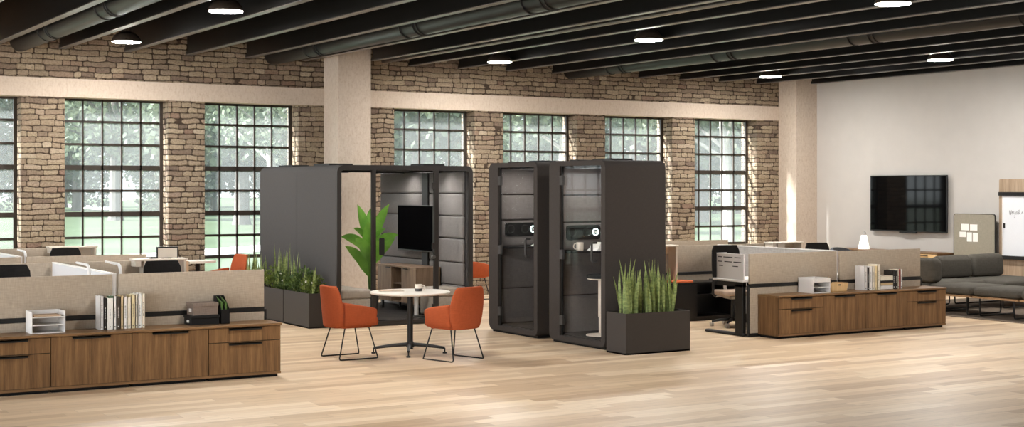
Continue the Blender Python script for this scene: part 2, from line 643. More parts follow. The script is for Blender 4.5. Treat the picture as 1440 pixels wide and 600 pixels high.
duct('hanging_duct', 'round black spiral duct at the ceiling, nearest the first window', 5.133, 4.50, .17, (21.4, 18.2, 15.0))
duct('hanging_duct', 'round black duct at the ceiling ending above the left beige column', 9.526, 4.48, .17, (21.6, 18.0, 14.6, 11.2))
duct('hanging_duct', 'round black duct at the ceiling ending over the right phone booth', 15.95, 4.48, .165, (21.9, 18.7, 15.4, 12.2))
single('hanging_conduit', MB().tube([(11.76, YW - .01, 4.47), (11.76, YB + .2, 4.47)], .03, 12), 'silver', 'thin shiny conduit pipe between the ceiling beams beside the left column', 'pipe', (11.76, YW, 4.47))

# ------------------------------------------------------------------ pendant lamps
names = {(0, 0): 'round dark pendant lamp near the brick wall above the first wide window', (0, 1): 'round dark pendant lamp at the top left, nearer than the one by the brick',
         (1, 0): 'round dark pendant lamp high over the long grey meeting booth', (1, 1): 'round dark pendant lamp over the two phone booths',
         (1, 2): 'round dark pendant lamp cut by the top edge of the picture', (2, 0): 'round dark pendant lamp in front of the right brick corner', (2, 1): 'round dark pendant lamp before the white wall above the television'}


def make_pendant():
    t = thing('pendant_lamp', '', 'pendant lamp', (6.32, 21.95, 4.36), 0, 'pendant lamps between the ceiling beams')
    part('lamp_shade', MB().lathe([(.224, .0), (.226, .02), (.208, .06), (.165, .115), (.12, .145), (.085, .155), (.08, .22), (.05, .24), (.02, .25)], (0, 0, 0), 40), 'pendant', t, world=False)
    part('diffuser', MB().lathe([(.216, -.006), (.217, -.001)], (0, 0, 0), 40), 'led', t, world=False)
    part('stem', MB().tube([(0, 0, .24), (0, 0, ZC - 4.36)], .012, 8), 'blackmetal', t, world=False)
    return t


pend = make_pendant()
PX, PY = (6.32, 13.12, 19.6), (21.95, 17.47, 12.45)
first = True
for i, px in enumerate(PX):
    for j, py in enumerate(PY):
        lab = names.get((i, j), 'round dark pendant lamp of the ceiling grid outside the picture')
        if first:
            pend['label'] = lab
            pend.location = (px, py, 4.38)
            first = False
        else:
            dup(pend, (px, py, 4.38), 0, lab)

# ------------------------------------------------------------------ storage cabinets in front of the workstations
CF, CB, CT = 14.76, 15.19, .60


def cabinet(x0, x1, kind, label, name='storage_cabinet'):
    t = thing(name, label, 'storage cabinet', ((x0 + x1) / 2, (CF + CB) / 2, 0))
    part('body', MB().box(x0, x1, CF + .02, CB, .035, CT - .026), 'walnut', t, smooth=0)
    part('plinth', MB().box(x0 + .02, x1 - .02, CF + .05, CB - .02, 0, .036), 'black', t, smooth=0)
    part('bottom_panel', MB().box(x0, x1, CF, CF + .025, .035, .062), 'walnut_top', t, smooth=0)
    g = .0045
    part('gap_shade', MB().box(x0 + .004, x1 - .004, CF + .016, CF + .021, .05, CT - .026), 'black', t, smooth=0)  # thin black plate: paints the shade in the gaps between the fronts
    xm = (x0 + x1) / 2
    if kind == 'drawers':
        for z0, z1 in ((.415, CT - .03), (.066, .407)):
            d = part('drawer', MB().box(x0 + g, x1 - g, CF, CF + .02, z0, z1), 'walnut', t, smooth=0)
            part('handle', MB().box(xm - .19, xm + .19, CF - .018, CF, z1 - .016, z1 - .004).box(xm - .19, xm + .19, CF - .018, CF - .012, z1 - .030, z1 - .004), 'blackmetal', d, smooth=0)
    else:
        for a, b, h0, h1 in ((x0 + g, xm - g * .7, xm - .2, xm - .002), (xm + g * .7, x1 - g, xm + .002, xm + .19)):
            d = part('door', MB().box(a, b, CF, CF + .02, .066, CT - .03), 'walnut', t, smooth=0)
            part('handle', MB().box(h0, h1, CF - .018, CF, CT - .046, CT - .034).box(h0, h1, CF - .018, CF - .012, CT - .060, CT - .034), 'blackmetal', d, smooth=0)
    return t


U = .8352
L0 = 5.98
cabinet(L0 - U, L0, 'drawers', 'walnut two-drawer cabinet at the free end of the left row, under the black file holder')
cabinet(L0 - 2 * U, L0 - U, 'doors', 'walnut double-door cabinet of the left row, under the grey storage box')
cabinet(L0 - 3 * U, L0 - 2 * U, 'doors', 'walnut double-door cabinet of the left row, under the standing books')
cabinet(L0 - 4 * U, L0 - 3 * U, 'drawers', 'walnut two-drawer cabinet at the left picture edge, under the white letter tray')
single('cabinet_top', MB().box(L0 - 4 * U - .01, L0 + .008, CF - .012, CB, CT - .025, CT, .003, 1), 'walnut_top', 'long walnut top lying over the left row of cabinets', 'worktop', (L0 - 2 * U, CB - .2, CT - .025), smooth=0)
R0 = 13.334
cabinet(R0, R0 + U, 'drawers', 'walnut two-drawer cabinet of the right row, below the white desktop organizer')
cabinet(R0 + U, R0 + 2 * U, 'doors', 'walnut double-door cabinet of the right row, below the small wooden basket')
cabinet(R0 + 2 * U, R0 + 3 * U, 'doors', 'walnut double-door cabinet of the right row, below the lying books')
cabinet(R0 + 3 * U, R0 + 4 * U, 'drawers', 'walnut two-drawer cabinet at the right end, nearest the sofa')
single('cabinet_top', MB().box(R0 - .008, R0 + 4 * U + .008, CF - .012, CB, CT - .025, CT, .003, 1), 'walnut_top', 'long walnut top lying over the right row of cabinets', 'worktop', (R0 + 2 * U, CB - .2, CT - .025), smooth=0)


# ------------------------------------------------------------------ workstation screens, desks, shelves
def screen(x0, x1, y, label, z0=.05, zt=1.17, side=-1, lend=False, rend=False):
    t = thing('privacy_screen', label, 'desk screen', ((x0 + x1) / 2, y + .02, 0))
    part('upper_panel', MB().box(x0, x1, y, y + .035, .745, zt, .006, 2), 'screenfab', t)
    part('rail', MB().box(x0, x1, y - .004, y + .045, .698, .742), 'blackmetal', t, smooth=0)
    part('lower_panel', MB().box(x0, x1, y, y + .035, z0, .694, .004, 1), 'screenfab', t)
    part('foot_rail', MB().box(x0, x1, y + .002, y + .033, 0, z0), 'blackmetal', t, smooth=0)
    if lend:
        part('post', MB().box(x0 - .03, x0, y, y + .045, 0, .72, .004, 1), 'blackmetal', t)
    if rend:
        part('post', MB().box(x1, x1 + .03, y, y + .045, 0, .72, .004, 1), 'blackmetal', t)
    return t


screen(2.56, 4.225, 15.2, 'oatmeal fabric desk screen behind the white letter tray and the books')
screen(4.295, 5.955, 15.2, 'oatmeal fabric desk screen behind the grey storage box', rend=True)
screen(13.19, 14.86, 15.2, 'oatmeal fabric desk screen behind the white desktop organizer', lend=True)
screen(14.92, 16.61, 15.2, 'oatmeal fabric desk screen behind the red book, next to the sofa', rend=True)
screen(2.56, 4.225, 17.94, 'oatmeal screen behind the black chair at the left picture edge')
screen(4.295, 5.955, 17.94, 'oatmeal screen behind the long white shelf with the small monitor')
screen(2.56, 4.225, 19.6, 'short oatmeal screen of the back desks beside the left picture edge')
screen(4.295, 5.93, 19.6, 'long oatmeal screen of the back desks, in front of the first pier')
screen(4.25, 5.95, 22.35, 'farthest oatmeal screen on the left, just before the windows')
screen(13.2, 14.86, 17.94, 'oatmeal screen above the black low cabinet, right of the charcoal booth')
screen(14.92, 16.6, 17.94, 'oatmeal screen mostly hidden behind the right white shelf')
screen(14.9, 16.5, 19.6, 'oatmeal screen under the rightmost window')


def divider(x, y0, y1, mat, label):
    t = thing('divider_panel', label, 'desk divider', (x, (y0 + y1) / 2, 0))
    part('board', MB().box(x - .018, x + .018, y0, y1, .1, 1.165, .004, 1), mat, t)
    part('trim', MB().box(x - .022, x + .022, y0, y1, 1.165, 1.178), 'white', t, smooth=0)
    part('foot', MB().box(x - .03, x + .03, y0, y1, 0, .1), 'blackmetal', t, smooth=0)
    part('end_cap', MB().box(x - .024, x + .024, y0 - .012, y0, .1, 1.178), 'white', t, smooth=0)


divider(4.255, 15.25, 17.93, 'whitegloss', 'white board divider running back between the two left desks')
divider(4.225, 19.65, 22.3, 'whitegloss', 'white board divider at the left edge among the back desks')
divider(14.885, 15.25, 17.93, 'greyscreen', 'pale grey divider running back behind the right walnut cabinets')


def desk(x0, x1, y0, label, top=.80, depth=.66):
    t = thing('desk', label, 'desk', ((x0 + x1) / 2, y0 + depth / 2, 0))
    part('tabletop', MB().box(x0, x1, y0, y0 + depth, top - .03, top, .004, 1), 'white', t)
    for xa in (x0 + .03, x1 - .11):
        part('leg', MB().box(xa, xa + .07, y0 + .04, y0 + .20, .03, top - .06, .006, 1), 'blackmetal', t)
        part('foot', MB().box(xa, xa + .08, y0 + .02, y0 + depth + .22, 0.002, .045, .02, 3), 'blackmetal', t)
        part('bracket', MB().box(xa, xa + .07, y0 + .04, y0 + depth - .06, top - .1, top - .03), 'blackmetal', t, smooth=0)
    part('modesty_panel', MB().box(x0 + .12, x1 - .12, y0 + .03, y0 + .045, .5, top - .035), 'blackmetal', t, smooth=0)
    return t


desk(13.1, 14.84, 15.25, 'white desk with black legs beside the slotted white panel')
desk(14.95, 16.6, 15.25, 'white desk behind the screen next to the sofa')
desk(2.6, 4.22, 15.25, 'white desk behind the leftmost oatmeal screen')
desk(4.32, 5.94, 15.25, 'white desk behind the screen with the grey storage box')
desk(4.32, 5.93, 19.65, 'white desk of the back row behind the long oatmeal screen')
desk(14.95, 16.5, 19.65, 'white desk under the rightmost window')

# slotted white side panel on the right desk
t = thing('slotted_panel', 'white slotted side panel standing on the right desk end', 'desk organizer', (13.14, 15.5, .80))
YS0, YS1 = 15.25, 15.84
part('board', MB().box(13.12, 13.14, YS0, YS1, .80, 1.165, .003, 1), 'white', t)
mb = MB()
for z, segs in ((1.11, ((.06, .20), (.24, .44), (.47, .56))), (1.045, ((.05, .22), (.25, .42), (.47, .56))), (.985, ((.12, .24), (.45, .54)))):
    for a, b in segs:
        mb.box(13.1195, 13.1215, YS0 + a, YS0 + b, z - .006, z + .006)
part('slot', mb, 'black', t, smooth=0)
part('return_lip', MB().box(13.12, 13.30, YS1 - .012, YS1, .80, 1.165), 'white', t, smooth=0)


def shelf(x0, x1, y, label, depth=.22):
    t = thing('desk_shelf', label, 'shelf', ((x0 + x1) / 2, y, .63))
    part('top_board', MB().box(x0, x1, y - depth, y, 1.17, 1.195, .003, 1), 'cream', t)
    part('back_lip', MB().box(x0 + .16, x1, y - .02, y, 1.05, 1.17), 'cream', t, smooth=0)
    for xa, w in ((x0 + .02, .07), (x0 + .13, .035), (x1 - .05, .035)):
        zz = 1.10 if w > .05 else .63
        part('end_panel', MB().box(xa, xa + (w if w > .05 else .03), y - depth + .01, y - .012, zz, 1.17), 'cream', t, smooth=0)
    part('bin', MB().box(x0 + .16, x0 + .30, y - depth + .02, y - .03, 1.03, 1.165, .004, 1), 'cream', t)
    return t


shelf(5.20, 5.90, 17.93, 'white shelf over the dark cabinet behind the black chair, holding the small monitor')
shelf(5.18, 5.92, 22.33, 'farthest white shelf on the left, beside the second window')
shelf(13.22, 13.90, 17.93, 'white shelf peeking out beside the charcoal phone booth')
shelf(15.86, 16.56, 17.93, 'white shelf behind the pale grey divider on the right')

# black low cabinets of the second rows


def lowcab(x0, x1, y0, y1, label, zt=.61):
    t = thing('low_cabinet', label, 'cabinet', ((x0 + x1) / 2, (y0 + y1) / 2, 0))
    xm = x0 + (x1 - x0) * .45
    mb = MB().box(x0, x1, y1 - .02, y1, .04, zt - .025).box(x0, x0 + .02, y0, y1, .04, zt - .025).box(x1 - .02, x1, y0, y1, .04, zt - .025).box(xm - .01, xm + .01, y0, y1, .04, zt - .025).box(x0, x1, y0, y1, .04, .07)
    part('carcass', mb, 'blacklam', t, smooth=0)
    part('top', MB().box(x0 - .005, x1 + .005, y0 - .01, y1, zt - .025, zt), 'blacklam', t, smooth=0)
    part('door', MB().box(x0 + .004, xm - .004, y0 - .018, y0, .06, zt - .03), 'blacklam', t, smooth=0)
    part('shelf_board', MB().box(xm + .01, x1 - .02, y0 + .02, y1 - .02, .40, .42), 'blacklam', t, smooth=0)
    part('plinth', MB().box(x0 + .02, x1 - .02, y0 + .03, y1, 0, .04), 'blackmetal', t, smooth=0)


lowcab(13.42, 14.84, 17.46, 17.9, 'black low open cabinet under the oatmeal screen beside the booth')
lowcab(14.95, 16.56, 17.46, 17.9, 'black low cabinet hidden behind the right walnut cabinets')
lowcab(4.35, 5.93, 17.46, 17.9, 'black low cabinet carrying the white shelf with the monitor')
lowcab(4.35, 5.93, 21.85, 22.3, 'black low cabinet by the window carrying the farthest white shelf')
single('seat_pad', MB().box(13.62, 13.98, 17.44, 17.86, .61, .64, .012, 2), 'terracotta', 'terracotta seat pad lying on the black low cabinet', 'cushion', (13.8, 17.65, .61))

# small monitor on the white shelf
t = thing('monitor', 'small pale-screened monitor with black frame on the white shelf', 'monitor', (5.655, 17.80, 1.195))
part('frame', MB().box(5.515, 5.80, 17.80, 17.82, 1.20, 1.345, .004, 1), 'blackmetal', t)
part('screen', MB().box(5.532, 5.783, 17.797, 17.80, 1.205, 1.326), 'cream', t, smooth=0)
part('base', MB().box(5.43, 5.70, 17.77, 17.86, 1.195, 1.202).tube([(5.46, 17.81, 1.2), (5.46, 17.81, 1.235), (5.54, 17.81, 1.235)], .006, 6), 'blackmetal', t)


def desk_lamp(x, y, z0, zt, reach, label):
    t = thing('desk_lamp', label, 'desk lamp', (x, y, z0))
    pts = [(x, y, z0 + .02), (x, y, zt - .10), (x, y + .012, zt - .06), (x, y + .04, zt - .025), (x, y + .09, zt - .006), (x, y + reach, zt)]
    part('arm', MB().tube(pts, [.018, .018, .018, .018, .016, .012], 8), 'white', t)
    part('base', MB().lathe([(.07, 0), (.07, .012), (.03, .02)], (x, y, z0), 20), 'white', t)


desk_lamp(4.40, 15.50, .80, 1.262, .60, 'white curved desk lamp behind the gap between the two left screens')
desk_lamp(4.06, 15.50, .80, 1.262, .55, 'white curved desk lamp before the white board divider')
desk_lamp(4.35, 19.90, .80, 1.235, .5, 'white curved desk lamp among the back desks on the left')


# ------------------------------------------------------------------ task chairs
def task_chair(label, loc, rz):
    t = thing('task_chair', label, 'office chair', loc, rz, 'task chairs at the desks')
    b = MB().lathe([(.05, .085), (.05, .12), (.03, .14)], (0, 0, 0), 16)
    for k in range(5):
        a = 2 * PI * k / 5 + .3
        b.tube([(0, 0, .11), (.18 * math.cos(a), .18 * math.sin(a), .10), (.31 * math.cos(a), .31 * math.sin(a), .075)], [.026, .022, .016], 8)
    part('star_base', b, 'blackmetal', t, world=False)
    for k in range(5):
        a = 2 * PI * k / 5 + .3
        cx, cy = .31 * math.cos(a), .31 * math.sin(a)
        part('caster', MB().lathe([(.02, -.028), (.036, -.024), (.036, -.006), (.012, 0), (.036, .006), (.036, .024), (.02, .028)], (cx, cy, .037), 14, 'X'), 'greymetal', t, world=False)
    part('gas_column', MB().tube([(0, 0, .12), (0, 0, .44)], [.028, .022], 12), 'blackmetal', t, world=False)
    part('mechanism', MB().box(-.1, .1, -.12, .16, .42, .475, .02, 2).tube([(-.28, 0, .46), (.28, 0, .46)], .014, 8), 'greymetal', t, world=False)
    part('seat', MB().box(-.25, .25, -.26, .22, .475, .55, .03, 3), 'taupe', t, world=False)
    # curved backrest
    b = MB()
    cols, rows = 9, 9
    F, Bk = [], []
    for j in range(rows):
        v = j / (rows - 1)
        z = .62 + .60 * v
        hw = .215 + .015 * math.sin(v * PI) - (.03 if j == rows - 1 else 0) - (.03 if j == 0 else 0)
        fr, bkr = [], []
        for i in range(cols):
            u = -1 + 2 * i / (cols - 1)
            yy = .23 + .10 * v - .05 * u * u + .02 * math.cos(v * 3)
            fr.append(b.bm.verts.new((u * hw, yy, z)))
            bkr.append(b.bm.verts.new((u * hw, yy + .03, z)))
        F.append(fr)
        Bk.append(bkr)
    for j in range(rows - 1):
        for i in range(cols - 1):
            b.bm.faces.new((F[j][i], F[j][i + 1], F[j + 1][i + 1], F[j + 1][i]))
            b.bm.faces.new((Bk[j][i + 1], Bk[j][i], Bk[j + 1][i], Bk[j + 1][i + 1]))
        b.bm.faces.new((F[j][0], F[j + 1][0], Bk[j + 1][0], Bk[j][0]))
        b.bm.faces.new((F[j + 1][-1], F[j][-1], Bk[j][-1], Bk[j + 1][-1]))
    for i in range(cols - 1):
        b.bm.faces.new((F[-1][i], F[-1][i + 1], Bk[-1][i + 1], Bk[-1][i]))
        b.bm.faces.new((F[0][i + 1], F[0][i], Bk[0][i], Bk[0][i + 1]))
    part('backrest', b, 'blackfab', t, world=False, smooth=60)
    part('back_support', MB().tube([(0, .10, .45), (0, .26, .50), (0, .30, .66), (0, .31, .95)], [.03, .03, .025, .02], 8), 'greymetal', t, world=False)
    for s in (-1, 1):
        part('armrest', MB().box(s * .30 - .04, s * .30 + .04, -.14, .12, .70, .725, .012, 2).tube([(s * .27, .0, .46), (s * .315, .0, .50), (s * .31, .0, .70)], [.02, .022, .02], 8), 'blackmetal', t, world=False)
    return t


tc = task_chair('black task chair with taupe seat pulled up under the slotted white panel desk', (13.99, 16.52, 0), math.radians(-17))
dup(tc, (5.22, 16.45, 0), math.radians(-6), 'black task chair before the small monitor on the left')
dup(tc, (3.50, 16.45, 0), math.radians(4), 'black task chair cut by the left picture edge')
dup(tc, (5.17, 20.75, 0), math.radians(3), 'black task chair of the back desks, against the second window')
dup(tc, (15.92, 16.5, 0), math.radians(-8), 'black task chair behind the right screens, before the white wall')

# ------------------------------------------------------------------ things on the left cabinet top
Z = CT


def letter_tray(x0, x1, y0, y1, h, label, back=True, lid=False):
    t = thing('letter_tray', label, 'letter tray', ((x0 + x1) / 2, (y0 + y1) / 2, Z))
    th = .008
    mb = MB().box(x0, x0 + th, y0, y1, Z, Z + h).box(x1 - th, x1, y0, y1, Z, Z + h).box(x0, x1, y1 - th, y1, Z, Z + h)
    part('case', mb, 'white', t, smooth=0)
    for k in range(3):
        z = Z + (h * .72) * k / 2
        part('shelf_board', MB().box(x0 + th, x1 - th, y0 + .002, y1 - th, z, z + th), 'white', t, smooth=0)
    if lid:
        part('front_lip', MB().box(x0 + th, x1 - th, y0, y0 + th, Z + h * .72, Z + h * .98), 'white', t, smooth=0)
    return t


letter_tray(3.315, 3.655, 14.90, 15.17, .225, 'white three-level letter tray at the left end of the walnut top')
single('paper_pad', MB().box(3.345, 3.615, 14.93, 15.12, Z + .171, Z + .186), 'kraft', 'kraft paper pad lying in the top of the white letter tray', 'paper', (3.48, 15.03, Z + .171), smooth=0)
letter_tray(14.07, 14.40, 14.86, 15.17, .215, 'white boxy desktop organizer on the right walnut top', lid=True)

BK = {}


def colour(name, rgb, rough=.6):
    if name not in BK:
        BK[name] = plain('book_' + name, lin(*rgb), rough, vary=.03, scale=20)
    return BK[name]


W_ = ('white', (236, 232, 226))
CRM = ('cream', (230, 220, 200))
TAN = ('tan', (206, 180, 138))
YEL = ('yellow', (222, 204, 160))
BLK = ('black', (40, 36, 34))
BRN = ('brown', (72, 62, 54))
RED = ('red', (178, 44, 34))
GRY = ('grey', (214, 210, 206))


def book(x0, w, h, d, y0, cov, label, group, dark=True, kind='text', z=Z):
    """an upright book, spine towards -Y"""
    t = thing('book', label, 'book', (x0 + w / 2, y0 + d / 2, z), 0, group)
    c = .004
    m = colour(*cov)
    part('cover', MB().box(x0, x0 + c, y0, y0 + d, z, z + h).box(x0 + w - c, x0 + w, y0, y0 + d, z, z + h).box(x0, x0 + w, y0, y0 + c, z, z + h), m, t, smooth=0)
    part('pages', MB().box(x0 + c, x0 + w - c, y0 + c, y0 + d - .004, z + .004, z + h - .005), 'paper', t, smooth=0)
    mb = MB()
    rnd = random.Random(label)
    zz = z + h * .35
    xm = x0 + w / 2
    ww = min(w * .15, .005)
    while zz < z + h * (.62 + .2 * rnd.random()):
        l = .004 + .008 * rnd.random()
        mb.box(xm - ww, xm + ww * rnd.uniform(.3, 1), y0 - .0008, y0, zz, zz + l)
        zz += l + .008
    mb.box(xm - .006, xm + .006, y0 - .0008, y0, z + .022, z + .034)
    part('spine_print', mb, 'ink' if dark else 'paper', t, smooth=0)
    return t


GL = 'upright books on the left walnut top'
x = 4.035
for w, h, cov, lab, dk in (
        (.034, .355, GRY, 'thick pale binder, leftmost of the upright books', True),
        (.030, .335, BLK, 'black book second from the left among the upright books', False),
        (.068, .330, W_, 'wide white book under the small green card', True),
        (.030, .350, W_, 'narrow white book left of the dark brown one', True),
        (.040, .343, BRN, 'dark brown book near the middle of the left book row', False),
        (.030, .352, TAN, 'plain tan book right of the dark brown one', True),
        (.036, .335, W_, 'white book between the tan and the cream one', True),
        (.040, .330, CRM, 'cream book, lowest of the right half of the left row', True),
        (.042, .355, YEL, 'yellowish book with dark title in the left row', True),
        (.026, .362, CRM, 'thin cream book right of the yellowish one', True),
        (.040, .366, W_, 'white book second from the right in the left row', True),
        (.034, .366, CRM, 'cream white book, rightmost of the left row', True)):
    book(x, w, h, .19 if h > .33 else .175, 14.97, cov, lab, GL, dk)
    x += w + .0025
single('card', MB().box(4.125, 4.180, 14.975, 15.06, Z + .331, Z + .352), 'grn2', 'small dark green card on the wide white book', 'card', (4.15, 15.02, Z + .331), smooth=0)

# boxes and file holder


def lidded(x0, x1, y0, y1, z0, h, mat, label, tagx):
    t = thing('storage_box', label, 'storage box', ((x0 + x1) / 2, (y0 + y1) / 2, z0))
    part('body', MB().box(x0 + .006, x1 - .006, y0 + .006, y1 - .006, z0, z0 + h - .002, .004, 1), mat, t)
    part('lid', MB().box(x0, x1, y0, y1, z0 + h * .68, z0 + h, .004, 1), mat, t)
    part('label_holder', MB().box(x0 - .003, x0 + .007, y0 + .06, y0 + .12, z0 + h * .25, z0 + h * .52), 'paper', t, smooth=0)
    return t


lidded(5.0, 5.335, 14.93, 15.17, Z, .105, 'black', 'black lidded storage box lying on the left walnut top', 0)
lidded(5.03, 5.325, 14.945, 15.165, Z + .105, .135, 'greybox', 'grey linen lidded box stacked on the black box', 0)
t = thing('file_holder', 'black slanted file holder with green folders on the left walnut top', 'file holder', (5.40, 15.05, Z))
fp = [(14.93, Z), (15.17, Z), (15.17, Z + .30), (15.11, Z + .30), (14.93, Z + .16)]
for xa in (5.345, 5.392, 5.44):
    part('side_panel', MB().prism(fp, 'X', xa, xa + .006), 'black', t, smooth=0)
part('spine', MB().box(5.345, 5.446, 14.93, 14.937, Z, Z + .16).box(5.345, 5.446, 15.163, 15.17, Z, Z + .30).box(5.345, 5.446, 14.93, 15.17, Z, Z + .008), 'black', t, smooth=0)
f2 = [(14.95, Z + .012), (15.155, Z + .012), (15.155, Z + .29), (14.95, Z + .235)]
for n_, xa in enumerate((5.358, 5.368, 5.405, 5.416)):
    single('folder', MB().prism(f2, 'X', xa, xa + .005), 'green', ('green folder in the left half of the black file holder', 'green folder in the left half of the black file holder', 'green folder in the right half of the black file holder', 'green folder in the right half of the black file holder')[n_], 'folder', (xa, 15.05, Z + .012), 'green folders in the file holder', smooth=0)

# things on the right cabinet top
t = thing('basket', 'small pale wooden basket beside the white desktop organizer', 'basket', (14.68, 15.02, Z))
bx = [(14.51, Z + .003), (14.80, Z + .003), (14.835, Z + .125), (14.495, Z + .125)]
part('side_panel', MB().prism(bx, 'Y', 14.94, 14.95), 'palewood', t, smooth=0)
part('side_panel', MB().prism(bx, 'Y', 15.14, 15.15), 'palewood', t, smooth=0)
part('end_panel', MB().prism([(14.51, Z + .003), (14.52, Z + .003), (14.506, Z + .125), (14.496, Z + .125)], 'Y', 14.95, 15.14).prism([(14.79, Z + .003), (14.80, Z + .003), (14.834, Z + .125), (14.824, Z + .125)], 'Y', 14.95, 15.14), 'palewood', t, smooth=0)
part('bottom', MB().box(14.51, 14.80, 14.94, 15.15, Z, Z + .008), 'palewood', t, smooth=0)
part('handle_slot', MB().prism(rr(14.635, 14.69, Z + .088, Z + .106, .008, 3), 'Y', 14.938, 14.9405), 'black', t)
for k, (xa, zt, c) in enumerate(((14.57, .20, 'palewood'), (14.60, .185, 'kraft'), (14.62, .17, 'ink'))):
    single('pencil', MB().tube([(xa, 15.05, Z + .01), (xa - .012, 15.06, Z + zt), (xa - .013, 15.06, Z + zt + .016)], [.007, .007, .001], 6), c, ('tall pencil standing in the wooden basket', 'brown pencil standing in the wooden basket', 'dark pencil standing in the wooden basket')[k], 'pencil', (xa, 15.05, Z + .01), 'pencils in the wooden basket')
GR = 'upright books on the right walnut top'
x = 15.15
for w, h, cov, lab, dk in (
        (.055, .355, GRY, 'pale grey binder, leftmost of the right book row', True),
        (.034, .335, BLK, 'narrow black book beside the pale grey binder', False),
        (.062, .350, W_, 'white book right of the narrow black one', True),
        (.045, .350, CRM, 'cream book in the middle of the right book row', True),
        (.050, .350, YEL, 'tan-yellow book in the right book row', True),
        (.058, .372, CRM, 'tall cream book just before the lying books', True)):
    book(x, w, h, .19, 14.93, cov, lab, GR, dk)
    x += w + .003
x1 = x + .006
zz = Z
for th, cov, lab in ((.058, W_, 'white lying book, lowest of the pile'), (.040, TAN, 'tan lying book, second from below in the pile'), (.030, BLK, 'dark lying book, third from below in the pile'), (.070, CRM, 'thick cream lying book on top of the pile')):
    t = thing('book', lab, 'book', (x1 + .13, 15.03, zz), 0, 'books lying in a pile')
    m = colour(*cov)
    part('cover', MB().box(x1, x1 + .255, 14.93, 15.13, zz, zz + .004).box(x1, x1 + .255, 14.93, 15.13, zz + th - .004, zz + th).box(x1, x1 + .255, 14.93, 14.934, zz, zz + th), m, t, smooth=0)
    part('pages', MB().box(x1 + .006, x1 + .249, 14.936, 15.126, zz + .004, zz + th - .004), 'paper', t, smooth=0)
    zz += th
x = x1 + .262
for w, h, cov, lab, dk in (
        (.052, .275, BLK, 'thick black book with white marks, just after the lying books', False),
        (.045, .270, BLK, 'black book left of the cream one at the end of the row', False),
        (.026, .285, CRM, 'thin cream book left of the red one', True),
        (.030, .285, RED, 'red book near the end of the right row', True),
        (.034, .285, W_, 'white book, rightmost of the right row', True)):
    book(x, w, h, .18, 14.94, cov, lab, GR, dk)
    x += w + .003

# ------------------------------------------------------------------ the big meeting booth
BX0, BX1, BY0, BY1, BZ = 8.72, 11.06, 19.32, 22.44, 2.445
t = thing('meeting_booth', 'large grey meeting booth with glass front and rounded shell', 'booth', ((BX0 + BX1) / 2, (BY0 + BY1) / 2, 0))
outer = rr(BX0, BX1, .012, BZ, .11, 7)
inner = rr(BX0 + .08, BX1 - .08, .07, BZ - .075, .06, 7)
mb = MB().ring(outer, inner, 'Y', BY0 + .03, BY1)
part('shell', mb, 'booth_side', t, smooth=50)
sy = 20.87
part('seam', MB().box(BX0 - .0015, BX0 + .002, sy - .003, sy + .003, .1, BZ - .12), 'blackmetal', t, smooth=0)
fo = rr(BX0 + .002, BX1 - .002, .012, BZ - .002, .11, 7)
fi = rr(BX0 + .065, BX1 - .075, .075, BZ - .075, .05, 7)
part('front_frame', MB().ring(fo, fi, 'Y', BY0, BY0 + .04), 'bframe', t, smooth=50)
part('back_frame', MB().ring(fo, fi, 'Y', BY1 - .04, BY1 + .002), 'bframe', t, smooth=50)
for xa, xb in ((9.30, 9.365), (10.37, 10.445)):
    part('mullion', MB().box(xa, xb, BY0 + .002, BY0 + .05, .07, BZ - .07), 'bframe', t, smooth=0)
part('fixed_glass', MB().box(BX0 + .06, 9.30, BY0 + .02, BY0 + .03, .07, BZ - .07), 'boothglass', t, smooth=0)
part('fixed_glass', MB().box(10.445, BX1 - .07, BY0 + .02, BY0 + .03, .07, BZ - .07), 'boothglass', t, smooth=0)
part('back_glass', MB().box(BX0 + .06, BX1 - .07, BY1 - .025, BY1 - .015, .07, BZ - .07), 'boothglass', t, smooth=0)
d = part('door', MB().box(9.367, 10.368, BY0 + .01, BY0 + .022, .08, BZ - .08), 'boothglass', t, smooth=0)
part('handle', MB().prism(rr(9.405, 9.49, 1.08, 1.34, .02, 3), 'Y', BY0 - .035, BY0 - .02).box(9.43, 9.465, BY0 - .02, BY0 + .01, 1.12, 1.15).box(9.43, 9.465, BY0 - .02, BY0 + .01, 1.27, 1.30), 'blackmetal', d)
for z in (.25, 1.2, 2.13):
    part('hinge', MB().box(10.325, 10.372, BY0 - .008, BY0 + .012, z - .05, z + .05), 'bframe', d, smooth=0)
part('lock', MB().lathe([(.03, BY0 - .03), (.03, BY0 + .01)], (10.345, 0, 1.03), 16, 'Y'), 'chrome', d)
part('floor_carpet', MB().box(BX0 + .08, BX1 - .08, BY0 + .05, BY1 - .04, .068, .082), 'carpet', t, smooth=0)
xi = BX1 - .08
SE = [.09, .552, .911, 1.292, 1.651, 2.01, 2.36]
for a, b in zip(SE, SE[1:]):
    for ya, yb in ((BY0 + .10, 20.56), (20.80, BY1 - .06)):
        part('wall_pad', MB().box(xi - .055, xi + .005, ya, yb, a + .004, b - .004, .028, 4), 'pad', t)
part('tv_post', MB().box(xi - .065, xi + .005, 20.58, 20.785, .085, 2.36), 'blackmetal', t, smooth=0)
for a, b in zip(SE, SE[1:]):
    part('wall_pad', MB().box(BX0 + .075, BX0 + .13, BY0 + .1, BY1 - .06, a + .004, b - .004, .028, 4), 'pad', t)
